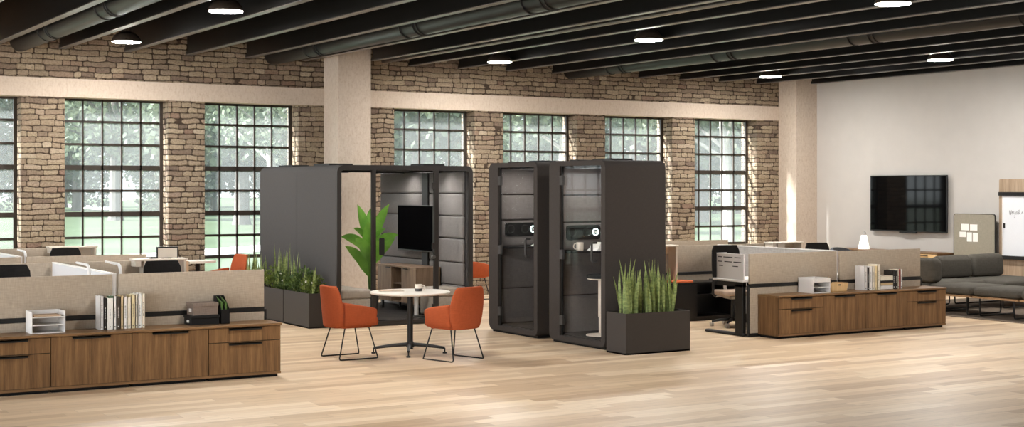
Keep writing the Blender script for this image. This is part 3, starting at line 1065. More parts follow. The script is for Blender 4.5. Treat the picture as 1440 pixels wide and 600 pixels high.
for ya, xa in ((19.75, 9.0), (20.6, 9.0), (21.6, 9.0), (19.75, 10.2), (21.0, 10.2)):
    pl = part('light_panel', MB().box(xa, xa + .5, ya, ya + .10, BZ - .088, BZ - .074).box(xa, xa + .5, ya, ya + .03, BZ - .106, BZ - .088).box(xa, xa + .5, ya + .07, ya + .10, BZ - .106, BZ - .088).box(xa, xa + .03, ya, ya + .1, BZ - .106, BZ - .088).box(xa + .47, xa + .5, ya, ya + .1, BZ - .106, BZ - .088), 'blackmetal', t, smooth=0)
    part('light_strip', MB().box(xa + .04, xa + .46, ya + .035, ya + .065, BZ - .098, BZ - .089), 'strip', pl, smooth=0)
for xa, xb, ya, yb in ((8.85, 9.25, 19.9, 20.5), (8.95, 9.25, 21.6, 22.2), (10.25, 10.62, 19.45, 19.9)):
    part('roof_vent', MB().box(xa, xb, ya, yb, BZ - .004, BZ + .03, .006, 1), 'blackmetal', t)

# inside the booth
t = thing('wall_television', 'black television on the padded wall inside the meeting booth', 'television', (10.84, 20.78, 1.05))
part('panel', MB().box(10.785, 10.82, 20.15, 21.42, 1.055, 1.815, .006, 1), 'tvbody', t)
part('screen', MB().box(10.783, 10.786, 20.165, 21.405, 1.075, 1.80), 'tvdark', t, smooth=0)
part('bracket', MB().box(10.82, 10.917, 20.6, 20.76, 1.25, 1.6), 'blackmetal', t, smooth=0)
t = thing('media_cabinet', 'ash-brown media cabinet on black legs inside the meeting booth', 'cabinet', (10.68, 20.8, .082))
X0, X1, Y0, Y1, z0, z1 = 10.45, 10.90, 20.10, 21.50, .225, .82
ym1, ym2 = 20.62, 20.98
mb = MB().box(X0 + .02, X1, Y0, Y0 + .02, z0, z1 - .02).box(X0 + .02, X1, Y1 - .02, Y1, z0, z1 - .02).box(X1 - .015, X1, Y0, Y1, z0, z1 - .02).box(X0 + .02, X1, Y0, Y1, z0, z0 + .02).box(X0 + .02, X1, ym1 - .01, ym1 + .01, z0, z1).box(X0 + .02, X1, ym2 - .01, ym2 + .01, z0, z1)
part('carcass', mb, 'stand', t, smooth=0)
part('top', MB().box(X0, X1, Y0 - .005, Y1 + .005, z1 - .022, z1), 'stand', t, smooth=0)
part('shelf_board', MB().box(X0 + .03, X1 - .02, ym1 + .01, ym2 - .01, .52, .535), 'stand', t, smooth=0)
for a, b in ((Y0 + .002, ym1 - .003), (ym2 + .003, Y1 - .002)):
    d = part('door', MB().box(X0, X0 + .02, a, b, z0 + .003, z1 - .026), 'stand', t, smooth=0)
    yc = b - .15 if a < 20.5 else a + .12
    part('handle', MB().box(X0 - .014, X0, yc - .07, yc + .07, z1 - .044, z1 - .032), 'blackmetal', d, smooth=0)
for xa in (X0 + .05, X1 - .08):
    for ya in (Y0 + .06, Y1 - .09):
        part('leg', MB().box(xa, xa + .03, ya, ya + .03, .082, z0), 'blackmetal', t, smooth=0)


def bench(x0, x1, y0, y1, z1, label):
    t = thing('bench', label, 'bench', ((x0 + x1) / 2, (y0 + y1) / 2, .082))
    part('seat_cushion', MB().box(x0, x1, y0, y1, z1 - .14, z1, .035, 4), 'bench', t)
    part('base', MB().box(x0 + .01, x1 - .01, y0 + .01, y1 - .01, .10, z1 - .14, .02, 3), 'bench', t)
    part('plinth', MB().box(x0 + .04, x1 - .04, y0 + .04, y1 - .04, .082, .10), 'blackmetal', t, smooth=0)


bench(8.86, 9.36, 19.46, 20.75, .555, 'stone-coloured upholstered bench inside the booth, behind the left glass')
bench(10.43, 10.90, 19.46, 19.95, .53, 'stone-coloured square stool bench inside the booth behind the right chair')
LX, LY = 10.26, 19.72
t = thing('laptop_table', 'small round table with white stem inside the booth', 'table', (LX, LY, .082))
part('foot_plate', MB().lathe([(.15, .082), (.15, .092), (.03, .10)], (LX, LY, 0), 24), 'blackmetal', t)
part('stem', MB().tube([(LX, LY, .10), (LX, LY, .44)], .035, 16), 'white', t)
part('tabletop', MB().lathe([(.15, .44), (.16, .45), (.15, .46)], (LX, LY, 0), 28), 'tabletop', t)


# banana-leaf plant
def blade_surface(mb, base, az, lean, length, width, droop, n=14, cup=.25, yaw=0.0):
    """a broad lance-shaped leaf: cupped along its midrib, the blade turned about its own axis by yaw"""
    out = Vector((math.cos(az), math.sin(az), 0))
    across = Vector((-math.sin(az), math.cos(az), 0))
    p = Vector(base)
    ang = lean
    L, Mi, R = [], [], []
    for i in range(n + 1):
        s_ = i / n
        d = out * math.sin(ang) + Vector((0, 0, 1)) * math.cos(ang)
        nrm0 = d.cross(across).normalized()
        side = across * math.cos(yaw) + nrm0 * math.sin(yaw)
        nrm = d.cross(side).normalized()
        w = width * max(.05, min(1.0, (s_ / .3) ** .8 + .08) * (1 if s_ < .55 else max(0, 1 - ((s_ - .55) / .45) ** 2.2)))
        L.append(mb.bm.verts.new(p + side * w + nrm * cup * w))
        Mi.append(mb.bm.verts.new(p))
        R.append(mb.bm.verts.new(p - side * w + nrm * cup * w))
        ang += droop / n
        p = p + d * (length / n)
    for i in range(n):
        mb.bm.faces.new((L[i], L[i + 1], Mi[i + 1], Mi[i]))
        mb.bm.faces.new((Mi[i], Mi[i + 1], R[i + 1], R[i]))
    return mb


PXp, PYp = 10.02, 20.92
PXp, PYp = 9.66, 20.15
t = thing('potted_plant', 'tall green banana-leaf plant in a dark pot inside the meeting booth', 'plant', (PXp, PYp, .082))
part('pot', MB().lathe([(.10, .082), (.125, .12), (.14, .40), (.13, .40), (.12, .37)], (PXp, PYp, 0), 24), 'planter', t)
part('soil', MB().lathe([(.12, .36), (.12, .372)], (PXp, PYp, 0), 20), 'soil', t)
rgt = Vector((math.cos(YAW), -math.sin(YAW), 0))
leaves = [  # bearing in the picture, lean, start height, length, half width, droop, turn of the blade
    (180, .10, 1.10, .76, .085, .28, 1.2), (4, .16, 1.10, .80, .085, .42, -1.15), (178, .42, 1.02, .56, .10, 1.15, 1.0), (3, .40, 1.02, .56, .10, 1.05, -1.0), (182, .30, .70, .62, .085, .75, 1.2),
    (-4, .42, .86, .58, .08, .6, -1.2), (150, .30, 1.12, .46, .10, .9, .9), (30, .25, 1.08, .46, .10, .7, -.8), (240, .30, .92, .55, .10, .9, .3), (300, .30, .88, .55, .10, .9, -.3), (95, .1, 1.15, .64, .085, .3, .3), (270, .15, 1.0, .62, .10, .5, 0)]
for az, lean, zb, ln, wd, dr, yw in leaves:
    a = math.radians(az) - YAW
    mb = MB()
    st = (PXp + .025 * math.cos(a), PYp + .025 * math.sin(a), zb)
    mb.tube([(PXp, PYp, .37), (PXp + .012 * math.cos(a), PYp + .012 * math.sin(a), zb * .6 + .37 * .4), st], [.018, .016, .010], 6)
    blade_surface(mb, st, a, lean, ln, wd, dr, 14, .3, yw)
    part('leaf', mb, 'banana', t, smooth=80)


# ------------------------------------------------------------------ phone booths
def phone_booth(y0, y1, label, shelf_things):
    X0, X1, ZT = 10.5, 11.505, 2.462
    t = thing('phone_booth', label, 'booth', ((X0 + X1) / 2, (y0 + y1) / 2, 0))
    oz0 = .03
    ro = rr(y0, y1, oz0, ZT, .10, 7)
    ri = rr(y0 + .06, y1 - .06, .105, ZT - .065, .04, 7)
    b = MB().ring(ro, ri, 'X', X0 + .01, X1)
    # soften the far rim of the shell
    es = [e for e in b.bm.edges if all(abs(v.co.x - X1) < 1e-5 for v in e.verts) and len(e.link_faces) == 2 and any(abs(f.normal.x) < .5 for f in e.link_faces)]
    es = [e for e in es if max(abs(e.verts[0].co.y - (y0 + y1) / 2), abs(e.verts[1].co.y - (y0 + y1) / 2)) > (y1 - y0) / 2 - .11 or max(e.verts[0].co.z, e.verts[1].co.z) > ZT - .03 or min(e.verts[0].co.z, e.verts[1].co.z) < oz0 + .01]
    es = [e for e in es if min((abs(v.co.y - y0 - .06) > 1e-4 and abs(v.co.y - y1 + .06) > 1e-4) for v in e.verts)]
    outer_es = []
    for e in es:
        m = (e.verts[0].co + e.verts[1].co) / 2
        if m.y < y0 + .055 or m.y > y1 - .055 or m.z > ZT - .06 or m.z < oz0 + .07:
            outer_es.append(e)
    try:
        bmesh.ops.bevel(b.bm, geom=outer_es, offset=.05, segments=4, profile=.5, affect='EDGES')
    except Exception:
        pass
    part('shell', b, 'pbooth', t, smooth=40)
    op = rr(y0 + .095, y1 - .26, .097, 2.395, .012, 7)
    part('front_frame', MB().ring(rr(y0 + .003, y1 - .003, oz0 + .003, ZT - .003, .10, 7), op, 'X', X0, X0 + .06), 'pbooth', t, smooth=40)
    part('plinth', MB().box(X0 + .04, X1 - .03, y0 + .05, y1 - .05, 0, .035), 'black', t, smooth=0)
    part('back_wall', MB().box(X1 - .035, X1 - .012, y0 + .03, y1 - .03, .06, ZT - .03), 'pbooth', t, smooth=0)
    d = part('door', MB().box(X0 + .035, X0 + .045, y0 + .093, y1 - .258, .095, 2.397), 'boothglass', t, smooth=0)
    part('door_edge', MB().box(X0 + .03, X0 + .05, y1 - .285, y1 - .262, .097, 2.395), 'blackmetal', d, smooth=0)
    ya = y0 + .24
    part('handle', MB().tube([(X0 + .035, ya, 1.385), (X0 - .03, ya, 1.385), (X0 - .045, ya, 1.37), (X0 - .045, ya, 1.15), (X0 - .03, ya, 1.135), (X0 + .035, ya, 1.135)], .016, 8), 'booth_side', d)
    for z in (.31, 1.20, 2.20):
        part('hinge', MB().box(X0 - .006, X0 + .036, y1 - .335, y1 - .262, z - .065, z + .065, .004, 1), 'booth_side', d)
    yi = y1 - .06
    for a, b_ in ((.11, .62), (.625, 1.24), (1.245, 1.62), (1.63, 1.995), (2.005, 2.385)):
        part('wall_pad', MB().box(X0 + .08, X1 - .04, yi - .03, yi + .003, a + .003, b_ - .003, .012, 3), 'pad2', t)
    cp = part('control_panel', MB().prism(rr(10.72, 11.285, 1.385, 1.585, .04, 5), 'Y', yi - .043, yi - .029), 'black', t)
    for xa in (10.81, 11.06):
        part('speaker_dial', MB().lathe([(.068, yi - .043), (.068, yi - .050), (.056, yi - .053), (.05, yi - .047), (.0, yi - .047)], (xa, 0, 1.488), 28, 'Y'), 'blackmetal', cp)
    part('light_dial', MB().ring([(11.203 + .052 * math.cos(2 * PI * k / 28), 1.488 + .052 * math.sin(2 * PI * k / 28)) for k in range(28)], [(11.203 + .034 * math.cos(2 * PI * k / 28), 1.488 + .034 * math.sin(2 * PI * k / 28)) for k in range(28)], 'Y', yi - .05, yi - .043), 'ring', cp)
    part('dial_knob', MB().lathe([(.016, yi - .043), (.016, yi - .056)], (11.203, 0, 1.488), 16, 'Y'), 'paper', cp)
    part('shelf', MB().prism([(10.58, yi - .03), (11.46, yi - .03), (11.46, yi - .42), (11.2, yi - .42), (10.62, yi - .30)], 'Z', 1.215, 1.24), 'black', t, smooth=0)
    part('floor_carpet', MB().box(X0 + .07, X1 - .04, y0 + .06, y1 - .06, .10, .115), 'carpet', t, smooth=0)
    for xa in (10.66, 10.98):
        lp = part('light_panel', MB().box(xa, xa + .26, y0 + .2, y1 - .35, ZT - .074, ZT - .064).box(xa, xa + .045, y0 + .2, y1 - .35, ZT - .095, ZT - .074).box(xa + .09, xa + .26, y0 + .2, y1 - .35, ZT - .095, ZT - .074), 'blackmetal', t, smooth=0)
        part('light_strip', MB().box(xa + .05, xa + .085, y0 + .22, y1 - .37, ZT - .086, ZT - .075), 'pstrip', lp, smooth=0)
    part('roof_vent', MB().box(10.85, 11.2, y0 + .35, y0 + .80, ZT - .004, ZT + .03, .006, 1), 'blackmetal', t)
    part('roof_vent', MB().box(10.75, 10.95, y1 - .35, y1 - .12, ZT - .004, ZT + .022, .006, 1), 'blackmetal', t)
    return yi


yi2 = phone_booth(14.91, 16.245, 'nearer charcoal phone booth with stool and mug inside', True)
yi1 = phone_booth(16.545, 17.875, 'farther charcoal phone booth standing left behind the first one', False)


def mug(x, y, z, label, mat='mug', r=.045, h=.105, ang=PI, dark=False):
    t = thing('mug', label, 'mug', (x, y, z))
    part('cup', MB().lathe([(r * .85, z), (r, z + .01), (r, z + h), (r - .005, z + h), (r - .006, z + .012), (.0, z + .010)], (x, y, 0), 24), mat, t)
    if dark:
        part('glaze_band', MB().lathe([(r * .86, z - .0), (r + .001, z + .01), (r + .001, z + h * .42), (r - .002, z + h * .42), (r * .8, z)], (x, y, 0), 24), 'darkmug', t, label='dark grey lower half')
    ca, sa = math.cos(ang), math.sin(ang)
    part('handle', MB().tube([(x + ca * (r + d_), y + sa * (r + d_), z + zz_) for d_, zz_ in ((-.004, h * .85), (.022, h * .82), (.036, h * .6), (.033, h * .38), (.016, h * .22), (-.004, h * .2))], .007, 8), mat, t)


mug(10.83, 15.98, 1.24, 'cream mug on the shelf inside the nearer phone booth', r=.05, h=.115, ang=math.radians(180 - 31))
single('paper_sheaf', MB().prism([(10.98, 1.24), (11.2, 1.24), (11.2, 1.30), (11.12, 1.355), (11.06, 1.34), (11.03, 1.27)], 'Y', 15.82, 16.04), 'paper', 'curled white papers on the shelf inside the nearer phone booth', 'paper', (11.1, 15.93, 1.24))
single('paper_sheaf', MB().prism([(11.10, 1.24), (11.28, 1.24), (11.28, 1.285), (11.18, 1.275), (11.13, 1.255)], 'Y', 17.5, 17.7), 'paper', 'white papers on the shelf inside the farther phone booth', 'paper', (11.2, 17.6, 1.24))
t = thing('stool', 'tall cream stool with round foot and black seat inside the phone booth', 'stool', (10.90, 15.58, .115))
sx, sy_ = 10.90, 15.58
part('foot_plate', MB().lathe([(.20, .115), (.20, .128), (.06, .145), (.03, .15)], (sx, sy_, 0), 36), 'cream', t)
part('column', MB().tube([(sx, sy_, .14), (sx, sy_, .36), (sx, sy_, .365), (sx, sy_, .86)], [.028, .028, .036, .036], 16), 'cream', t)
part('lever', MB().tube([(sx, sy_, .82), (sx + .1, sy_ - .06, .82)], .008, 6), 'cream', t)
part('seat', MB().lathe([(.03, .86), (.16, .875), (.195, .892), (.195, .93), (.13, .945), (.0, .93)], (sx, sy_, 0), 32), 'black', t)
part('seat_rim', MB().lathe([(.12, .862), (.18, .872), (.185, .88), (.18, .886), (.15, .882)], (sx, sy_, 0), 32), 'cream', t)


# ------------------------------------------------------------------ planters
def planter_box(t, x0, x1, y0, y1, h=.52):
    th = .015
    mb = MB().box(x0, x0 + th, y0, y1, 0, h).box(x1 - th, x1, y0, y1, 0, h).box(x0 + th, x1 - th, y0, y0 + th, 0, h).box(x0 + th, x1 - th, y1 - th, y1, 0, h).box(x0, x1, y0, y1, 0, .02)
    part('container', mb, 'planter', t, smooth=0)
    part('soil', MB().box(x0 + th, x1 - th, y0 + th, y1 - th, .4, h - .03), 'soil', t, smooth=0)


def snake_clump(t, cx, cy, n, hmin, hmax, sx, sy, mat='snake', base=.47, lean=.22):
    mb = MB()
    for _ in range(n):
        x, y = cx + random.uniform(-sx, sx), cy + random.uniform(-sy, sy)
        ln = random.uniform(hmin, hmax)
        az = random.uniform(0, 2 * PI)
        wd = random.uniform(.013, .021)
        # upright sword leaf
        le = abs(random.gauss(0, lean))
        out = Vector((math.cos(az), math.sin(az), 0))
        tw = random.uniform(0, PI)
        side0 = Vector((math.cos(tw), math.sin(tw), 0))
        p = Vector((x, y, base))
        L, Mi, R = [], [], []
        nn = 8
        ang = le * .6
        wav = random.uniform(-.3, .3)
        for i in range(nn + 1):
            s_ = i / nn
            w = wd * (.75 + .5 * math.sin(PI * min(1, s_ * 1.2))) * (1 if s_ < .75 else max(.04, (1 - s_) / .25))
            sd = Vector((math.cos(tw + wav * s_ * 3), math.sin(tw + wav * s_ * 3), 0))
            fw = Vector((-sd.y, sd.x, 0))
            L.append(mb.bm.verts.new(p + sd * w))
            Mi.append(mb.bm.verts.new(p + fw * w * .5))
            R.append(mb.bm.verts.new(p - sd * w))
            ang += (le * .8 + wav * .2) / nn
            p = p + (out * math.sin(ang) + Vector((0, 0, 1)) * math.cos(ang)) * ln / nn
        for i in range(nn):
            mb.bm.faces.new((L[i], L[i + 1], Mi[i + 1], Mi[i]))
            mb.bm.faces.new((Mi[i], Mi[i + 1], R[i + 1], R[i]))
    part('snake_plant', mb, mat, t, smooth=80)


def bush(t, c, rad, n, mat, leaf=.035, flowers=0):
    mb = MB()
    cx, cy, cz = c
    for _ in range(9):
        a, r = random.uniform(0, 2 * PI), random.uniform(.2, .85)
        mb.tube([(cx, cy, .46), (cx + rad[0] * .4 * r * math.cos(a), cy + rad[1] * .4 * r * math.sin(a), cz - rad[2] * .2), (cx + rad[0] * r * math.cos(a), cy + rad[1] * r * math.sin(a), cz + rad[2] * random.uniform(.1, .7))], [.006, .005, .002], 5)
    for _ in range(n):
        while True:
            v = Vector((random.uniform(-1, 1), random.uniform(-1, 1), random.uniform(-1, 1)))
            if .35 < v.length < 1:
                break
        p = Vector((cx + v.x * rad[0], cy + v.y * rad[1], cz + v.z * rad[2]))
        d = Vector((random.gauss(0, .6) + v.x * .6, random.gauss(0, .6) + v.y * .6, random.uniform(0, 1.2))).normalized()
        q = d.cross(Vector((random.gauss(0, 1), random.gauss(0, 1), random.gauss(0, 1)))).normalized()
        l, w = leaf * random.uniform(.7, 1.4), leaf * random.uniform(.22, .36)
        m = p + d * l * .5
        mb.face((p, m + q * w, p + d * l, m - q * w))
    part('shrub', mb, mat, t, smooth=0)
    if flowers:
        mb = MB()
        for _ in range(flowers):
            a = random.uniform(0, 2 * PI)
            e = random.uniform(.0, 1.2)
            p = Vector((cx + rad[0] * math.cos(a) * math.cos(e), cy + rad[1] * math.sin(a) * math.cos(e), cz + rad[2] * math.sin(e) * .9))
            for k in range(5):
                b = 2 * PI * k / 5
                mb.face((p, p + Vector((math.cos(b) * .012, -.004, math.sin(b) * .012)), p + Vector((math.cos(b + .6) * .02, -.006, math.sin(b + .6) * .02)), p + Vector((math.cos(b + 1.2) * .012, -.004, math.sin(b + 1.2) * .012))))
        part('flower', mb, 'petal', t, smooth=0)


t = thing('planter', 'charcoal planter with dense snake plants beside the nearer phone booth', 'planter', (10.93, 14.555, 0))
planter_box(t, 10.42, 11.44, 14.345, 14.768)
for k in range(7):
    snake_clump(t, 10.56 + .115 * k, 14.55, 16, .38, .60 if k not in (1, 4) else .74, .06, .13, lean=.11)
t = thing('planter', 'nearer charcoal planter of shrubs along the meeting booth side', 'planter', (8.505, 20.0, 0))
planter_box(t, 8.36, 8.66, 19.53, 20.525)
bush(t, (8.51, 19.75, .62), (.16, .2, .17), 420, 'shrub', .05, 6)
bush(t, (8.51, 20.12, .66), (.16, .19, .22), 420, 'darkshrub', .055, 0)
bush(t, (8.49, 20.40, .62), (.15, .14, .14), 260, 'darkshrub', .05, 5)
snake_clump(t, 8.50, 20.36, 9, .45, .66, .07, .12, lean=.1)
snake_clump(t, 8.50, 19.75, 4, .40, .52, .07, .15, lean=.12)
t = thing('planter', 'farther charcoal planter of shrubs, half hidden by the left desk screen', 'planter', (8.505, 21.05, 0))
planter_box(t, 8.36, 8.66, 20.55, 21.545)
bush(t, (8.50, 20.80, .63), (.16, .2, .18), 380, 'darkshrub', .05, 6)
bush(t, (8.50, 21.2, .66), (.16, .22, .2), 380, 'shrub', .05, 6)
snake_clump(t, 8.50, 20.9, 13, .45, .78, .08, .22, lean=.1)
t = thing('planter', 'farthest charcoal planter with spiky plants in front of the far orange chair', 'planter', (8.505, 22.06, 0))
planter_box(t, 8.36, 8.66, 21.57, 22.565)
snake_clump(t, 8.50, 22.05, 20, .40, .62, .09, .35, lean=.12)
bush(t, (8.50, 22.1, .6), (.16, .4, .14), 420, 'shrub', .055, 0)


# ------------------------------------------------------------------ orange chairs
def orange_chair(label, loc, rz, sc=1.0):
    """local: seat faces -Y, back at +Y"""
    t = thing('armchair', label, 'chair', loc, rz, 'orange upholstered chairs')
    t.scale = (sc, sc, sc)
    prof = [(.385, .20), (.41, .235), (.50, .268), (.62, .288), (.72, .284), (.80, .266), (.86, .245), (.892, .222), (.905, .195)]
    b = MB()
    cols = 9
    F, K = [], []
    for z, hw in prof:
        v = (z - .385) / .52
        f_, k_ = [], []
        for i in range(cols):
            u = -1 + 2 * i / (cols - 1)
            yy = .205 + .085 * v - .05 * u * u - .02 * math.sin(v * PI)
            th = .10 - .035 * v
            edge = 1 - abs(u) ** 6 * .5
            f_.append(b.bm.verts.new((u * hw, yy + th * (1 - edge) * .5, z)))
            k_.append(b.bm.verts.new((u * hw, yy + th * edge + th * (1 - edge) * .5, z)))
        F.append(f_)
        K.append(k_)
    n = len(prof)
    for j in range(n - 1):
        for i in range(cols - 1):
            b.bm.faces.new((F[j][i], F[j][i + 1], F[j + 1][i + 1], F[j + 1][i]))
            b.bm.faces.new((K[j][i + 1], K[j][i], K[j + 1][i], K[j + 1][i + 1]))
        b.bm.faces.new((F[j][0], F[j + 1][0], K[j + 1][0], K[j][0]))
        b.bm.faces.new((F[j + 1][-1], F[j][-1], K[j][-1], K[j + 1][-1]))
    for i in range(cols - 1):
        b.bm.faces.new((F[-1][i], F[-1][i + 1], K[-1][i + 1], K[-1][i]))
        b.bm.faces.new((F[0][i + 1], F[0][i], K[0][i], K[0][i + 1]))
    bmesh.ops.recalc_face_normals(b.bm, faces=b.bm.faces)
    o = part('backrest', b, 'orange', t, world=False, smooth=70)
    md = o.modifiers.new('soft', 'SUBSURF')
    md.levels = 1
    md.render_levels = 2
    for s in (-1, 1):
        b = MB()
        path = [(.178, .270, .692), (.12, .286, .685), (0.0, .292, .668), (-.14, .285, .645), (-.245, .262, .622), (-.272, .250, .60)]
        O, I = [], []
        for y, x, zt in path:
            O.append([b.bm.verts.new((s * x * f, y, z)) for f, z in ((.86, .395), (.93, .46), (.99, .55), (1.0, zt - .02), (.985, zt))])
            I.append([b.bm.verts.new((s * (x * f - .062), y, z)) for f, z in ((.86, .395), (.93, .46), (.99, .55), (1.0, zt - .02), (.985, zt))])
        m = 5
        for a, c_ in zip(range(len(path) - 1), range(1, len(path))):
            for k in range(m - 1):
                b.bm.faces.new((O[a][k], O[c_][k], O[c_][k + 1], O[a][k + 1]))
                b.bm.faces.new((I[c_][k], I[a][k], I[a][k + 1], I[c_][k + 1]))
            b.bm.faces.new((O[a][-1], O[c_][-1], I[c_][-1], I[a][-1]))
            b.bm.faces.new((O[c_][0], O[a][0], I[a][0], I[c_][0]))
        for e in (0, -1):
            for k in range(m - 1):
                b.bm.faces.new((O[e][k], O[e][k + 1], I[e][k + 1], I[e][k]))
        bmesh.ops.recalc_face_normals(b.bm, faces=b.bm.faces)
        o = part('arm', b, 'orange', t, world=False, smooth=70)
        md = o.modifiers.new('soft', 'SUBSURF')
        md.levels = 1
        md.render_levels = 2
    part('seat', MB().box(-.215, .215, -.315, .215, .395, .51, .045, 4).prism(rr(-.22, .22, -.24, .22, .1, 5), 'Z', .385, .42), 'orange', t, world=False)
    for s in (-1, 1):
        x0, x1 = s * .20, s * .265
        pts = [(x0, -.17, .395), (s * .258, -.262, .03), (x1, -.263, .012), (x1, -.243, .009), (x1, .225, .009), (x1, .246, .012), (s * .258, .25, .03), (x0, .15, .395)]
        part('sled_leg', MB().tube(pts, .0085, 8), 'blackmetal', t, world=False)
    part('cross_bar', MB().tube([(-.2, -.165, .385), (.2, -.165, .385)], .0085, 8).tube([(-.2, .145, .385), (.2, .145, .385)], .0085, 8), 'blackmetal', t, world=False)
    return t


ch = orange_chair('orange armchair left of the round table, seen from its side', (7.36, 15.95, 0), math.radians(91))
ch2 = dup(ch, (8.385, 15.125, 0), math.radians(180 + 16), 'orange armchair right of the round table, its back to us')
ch3 = dup(ch, (8.28, 22.92, 0), math.radians(-86), 'orange armchair by the window beyond the left desks')
ch3.scale = (1.07,) * 3
ch4 = dup(ch, (13.18, 23.15, 0), math.radians(95), 'orange armchair seen in the gap between the meeting booth and the phone booth')
ch4.scale = (1.06,) * 3

# ------------------------------------------------------------------ round table
TX, TY, TZ = 8.22, 15.97, .785
t = thing('round_table', 'round white table on a black four-star foot between two orange chairs', 'table', (TX, TY, 0))
part('tabletop', MB().lathe([(.47, TZ - .03), (.50, TZ - .026), (.51, TZ - .015), (.51, TZ - .004), (.505, TZ)], (TX, TY, 0), 72), 'tabletop', t)
part('column', MB().tube([(TX, TY, .09), (TX, TY, TZ - .03)], .037, 20), 'blackmetal', t)
part('hub', MB().lathe([(.05, .075), (.055, .12), (.04, .15)], (TX, TY, 0), 20), 'blackmetal', t)
part('top_plate', MB().lathe([(.16, TZ - .042), (.16, TZ - .031)], (TX, TY, 0), 24), 'blackmetal', t)
for dx, dy in ((-.41, .215), (.37, -.24), (-.225, -.39), (.22, .40)):
    e = (TX + dx, TY + dy)
    lg = part('leg', MB().tube([(TX, TY, .115), (TX + dx * .5, TY + dy * .5, .10), (e[0], e[1], .07)], [.026, .022, .016], 8), 'blackmetal', t)
    part('glide', MB().tube([(e[0], e[1], .07), (e[0], e[1], .02)], .009, 8).lathe([(.028, 0.0), (.028, .016), (.012, .022)], (e[0], e[1], 0), 16), 'blackmetal', lg)
mug(8.33, 15.95, TZ, 'cream mug with dark lower half on the round table', r=.048, h=.088, ang=math.radians(-20), dark=True)
t = thing('notebook', 'thin grey-brown notebook lying on the round table', 'notebook', (8.03, 16.13, TZ), math.radians(-14))
part('cover', MB().box(-.15, .15, -.10, .10, 0, .003).box(-.15, .15, -.10, .10, .011, .014), 'kraft', t, world=False, smooth=0)
part('pages', MB().box(-.145, .148, -.097, .097, .003, .011), 'paper', t, world=False, smooth=0)

# D-ended table far behind at the window
t = thing('window_table', 'white D-ended table top by the window behind the left desks', 'table', (8.05, 23.5, 0))
arc = [(7.765, 23.22), (7.765, 23.78)] + [(8.03 + .28 * math.cos(a), 23.5 + .28 * math.sin(a)) for a in [math.radians(90 - 180 * k / 14) for k in range(15)]]
part('tabletop', MB().prism(arc, 'Z', .815, .85), 'tabletop', t)
part('pedestal', MB().tube([(8.0, 23.5, .03), (8.0, 23.5, .815)], .04, 16).lathe([(.22, 0), (.22, .015), (.05, .03)], (8.0, 23.5, 0), 24), 'blackmetal', t)
t = thing('end_cabinet', 'beige cabinet end beside the white D-ended table', 'cabinet', (7.66, 23.5, 0))
part('body', MB().box(7.57, 7.755, 23.25, 23.75, .03, .86), 'kraft', t, smooth=0)
part('plinth', MB().box(7.59, 7.74, 23.28, 23.72, 0, .03), 'black', t, smooth=0)


# ------------------------------------------------------------------ sofa group on the right
def ottoman(x0, x1, y0, y1, label, z0=.335, z1=.465):
    t = thing('sofa_seat', label, 'sofa seat', ((x0 + x1) / 2, (y0 + y1) / 2, .012))
    part('seat_cushion', MB().box(x0, x1, y0 + .004, y1 - .004, z0, z1 + .025, .075, 5), 'sofa', t)
    part('rail', MB().box(x0 + .005, x1 - .005, y0 + .01, y1 - .01, z0 - .028, z0), 'sofawood', t, smooth=0)
    for ya in (y0 + .12, y1 - .12):
        pts = [(x0 + .06, ya, z0 - .03), (x0 + .06, ya, .06), (x0 + .075, ya, .03), (x0 + .11, ya, .026), (x1 - .11, ya, .026), (x1 - .075, ya, .03), (x1 - .06, ya, .06), (x1 - .06, ya, z0 - .03)]
        part('sled_leg', MB().tube(pts, .013, 8), 'blackmetal', t)
    return t


single('rug', MB().box(18.1, 21.9, 11.5, 18.3, 0.0, .012), 'rug', 'flat taupe striped rug under the grey sofa', 'rug', (20, 15, 0), smooth=0)
ottoman(18.36, 19.30, 15.74, 16.66, 'grey sofa seat module nearest the walnut cabinets')
ottoman(18.36, 19.30, 14.80, 15.72, 'second grey sofa seat module in the front row')
ottoman(18.36, 19.30, 13.86, 14.78, 'grey sofa seat module cut by the right picture edge')
ottoman(18.40, 19.90, 16.68, 17.60, 'grey sofa seat in the corner below the upright arm cushion')
ottoman(19.92, 21.40, 16.30, 17.60, 'long grey sofa seat at the back by the whiteboard')


def cushion(x0, x1, y0, y1, z0, z1, label, lean=0.0, name='back_cushion'):
    b = MB().box(x0, x1, y0, y1, z0, z1, .085, 5)
    rnd = random.Random(label)
    for v in b.bm.verts:
        f = (v.co.z - z0) / (z1 - z0)
        v.co.y += lean * f
        if f > .8:
            v.co.z += .012 * math.sin(v.co.x * 19 + rnd.random() * 3) + .008 * math.sin(v.co.y * 31)
    return single(name, b, 'sofa', label, 'cushion', ((x0 + x1) / 2, (y0 + y1) / 2, z0), smooth=70)


cushion(19.48, 20.36, 17.36, 17.60, .493, .875, 'dark grey back cushion, left one of the pair on the sofa', .03)
cushion(20.37, 21.2, 17.36, 17.60, .493, .885, 'dark grey back cushion, right one of the pair before the pinboard', .03)
cushion(18.43, 18.70, 16.60, 17.56, .493, .895, 'upright grey arm cushion at the left end of the sofa', 0, 'arm_cushion')

# wall things on the right
t = thing('wall_television', 'large black television hanging on the white wall', 'television', (XR - .04, 20.645, 1.18))
part('panel', MB().box(XR - .10, XR - .06, 19.60, 21.69, 1.19, 2.36, .008, 1), 'tvbody', t)
part('screen', MB().box(XR - .102, XR - .0995, 19.62, 21.67, 1.215, 2.34), 'tvscreen', t, smooth=0)
part('bracket', MB().box(XR - .06, XR, 20.3, 21.0, 1.5, 2.0), 'blackmetal', t, smooth=0)
part('sensor_bar', MB().box(XR - .115, XR - .06, 20.40, 20.86, 1.165, 1.19, .004, 1), 'tvbody', t)

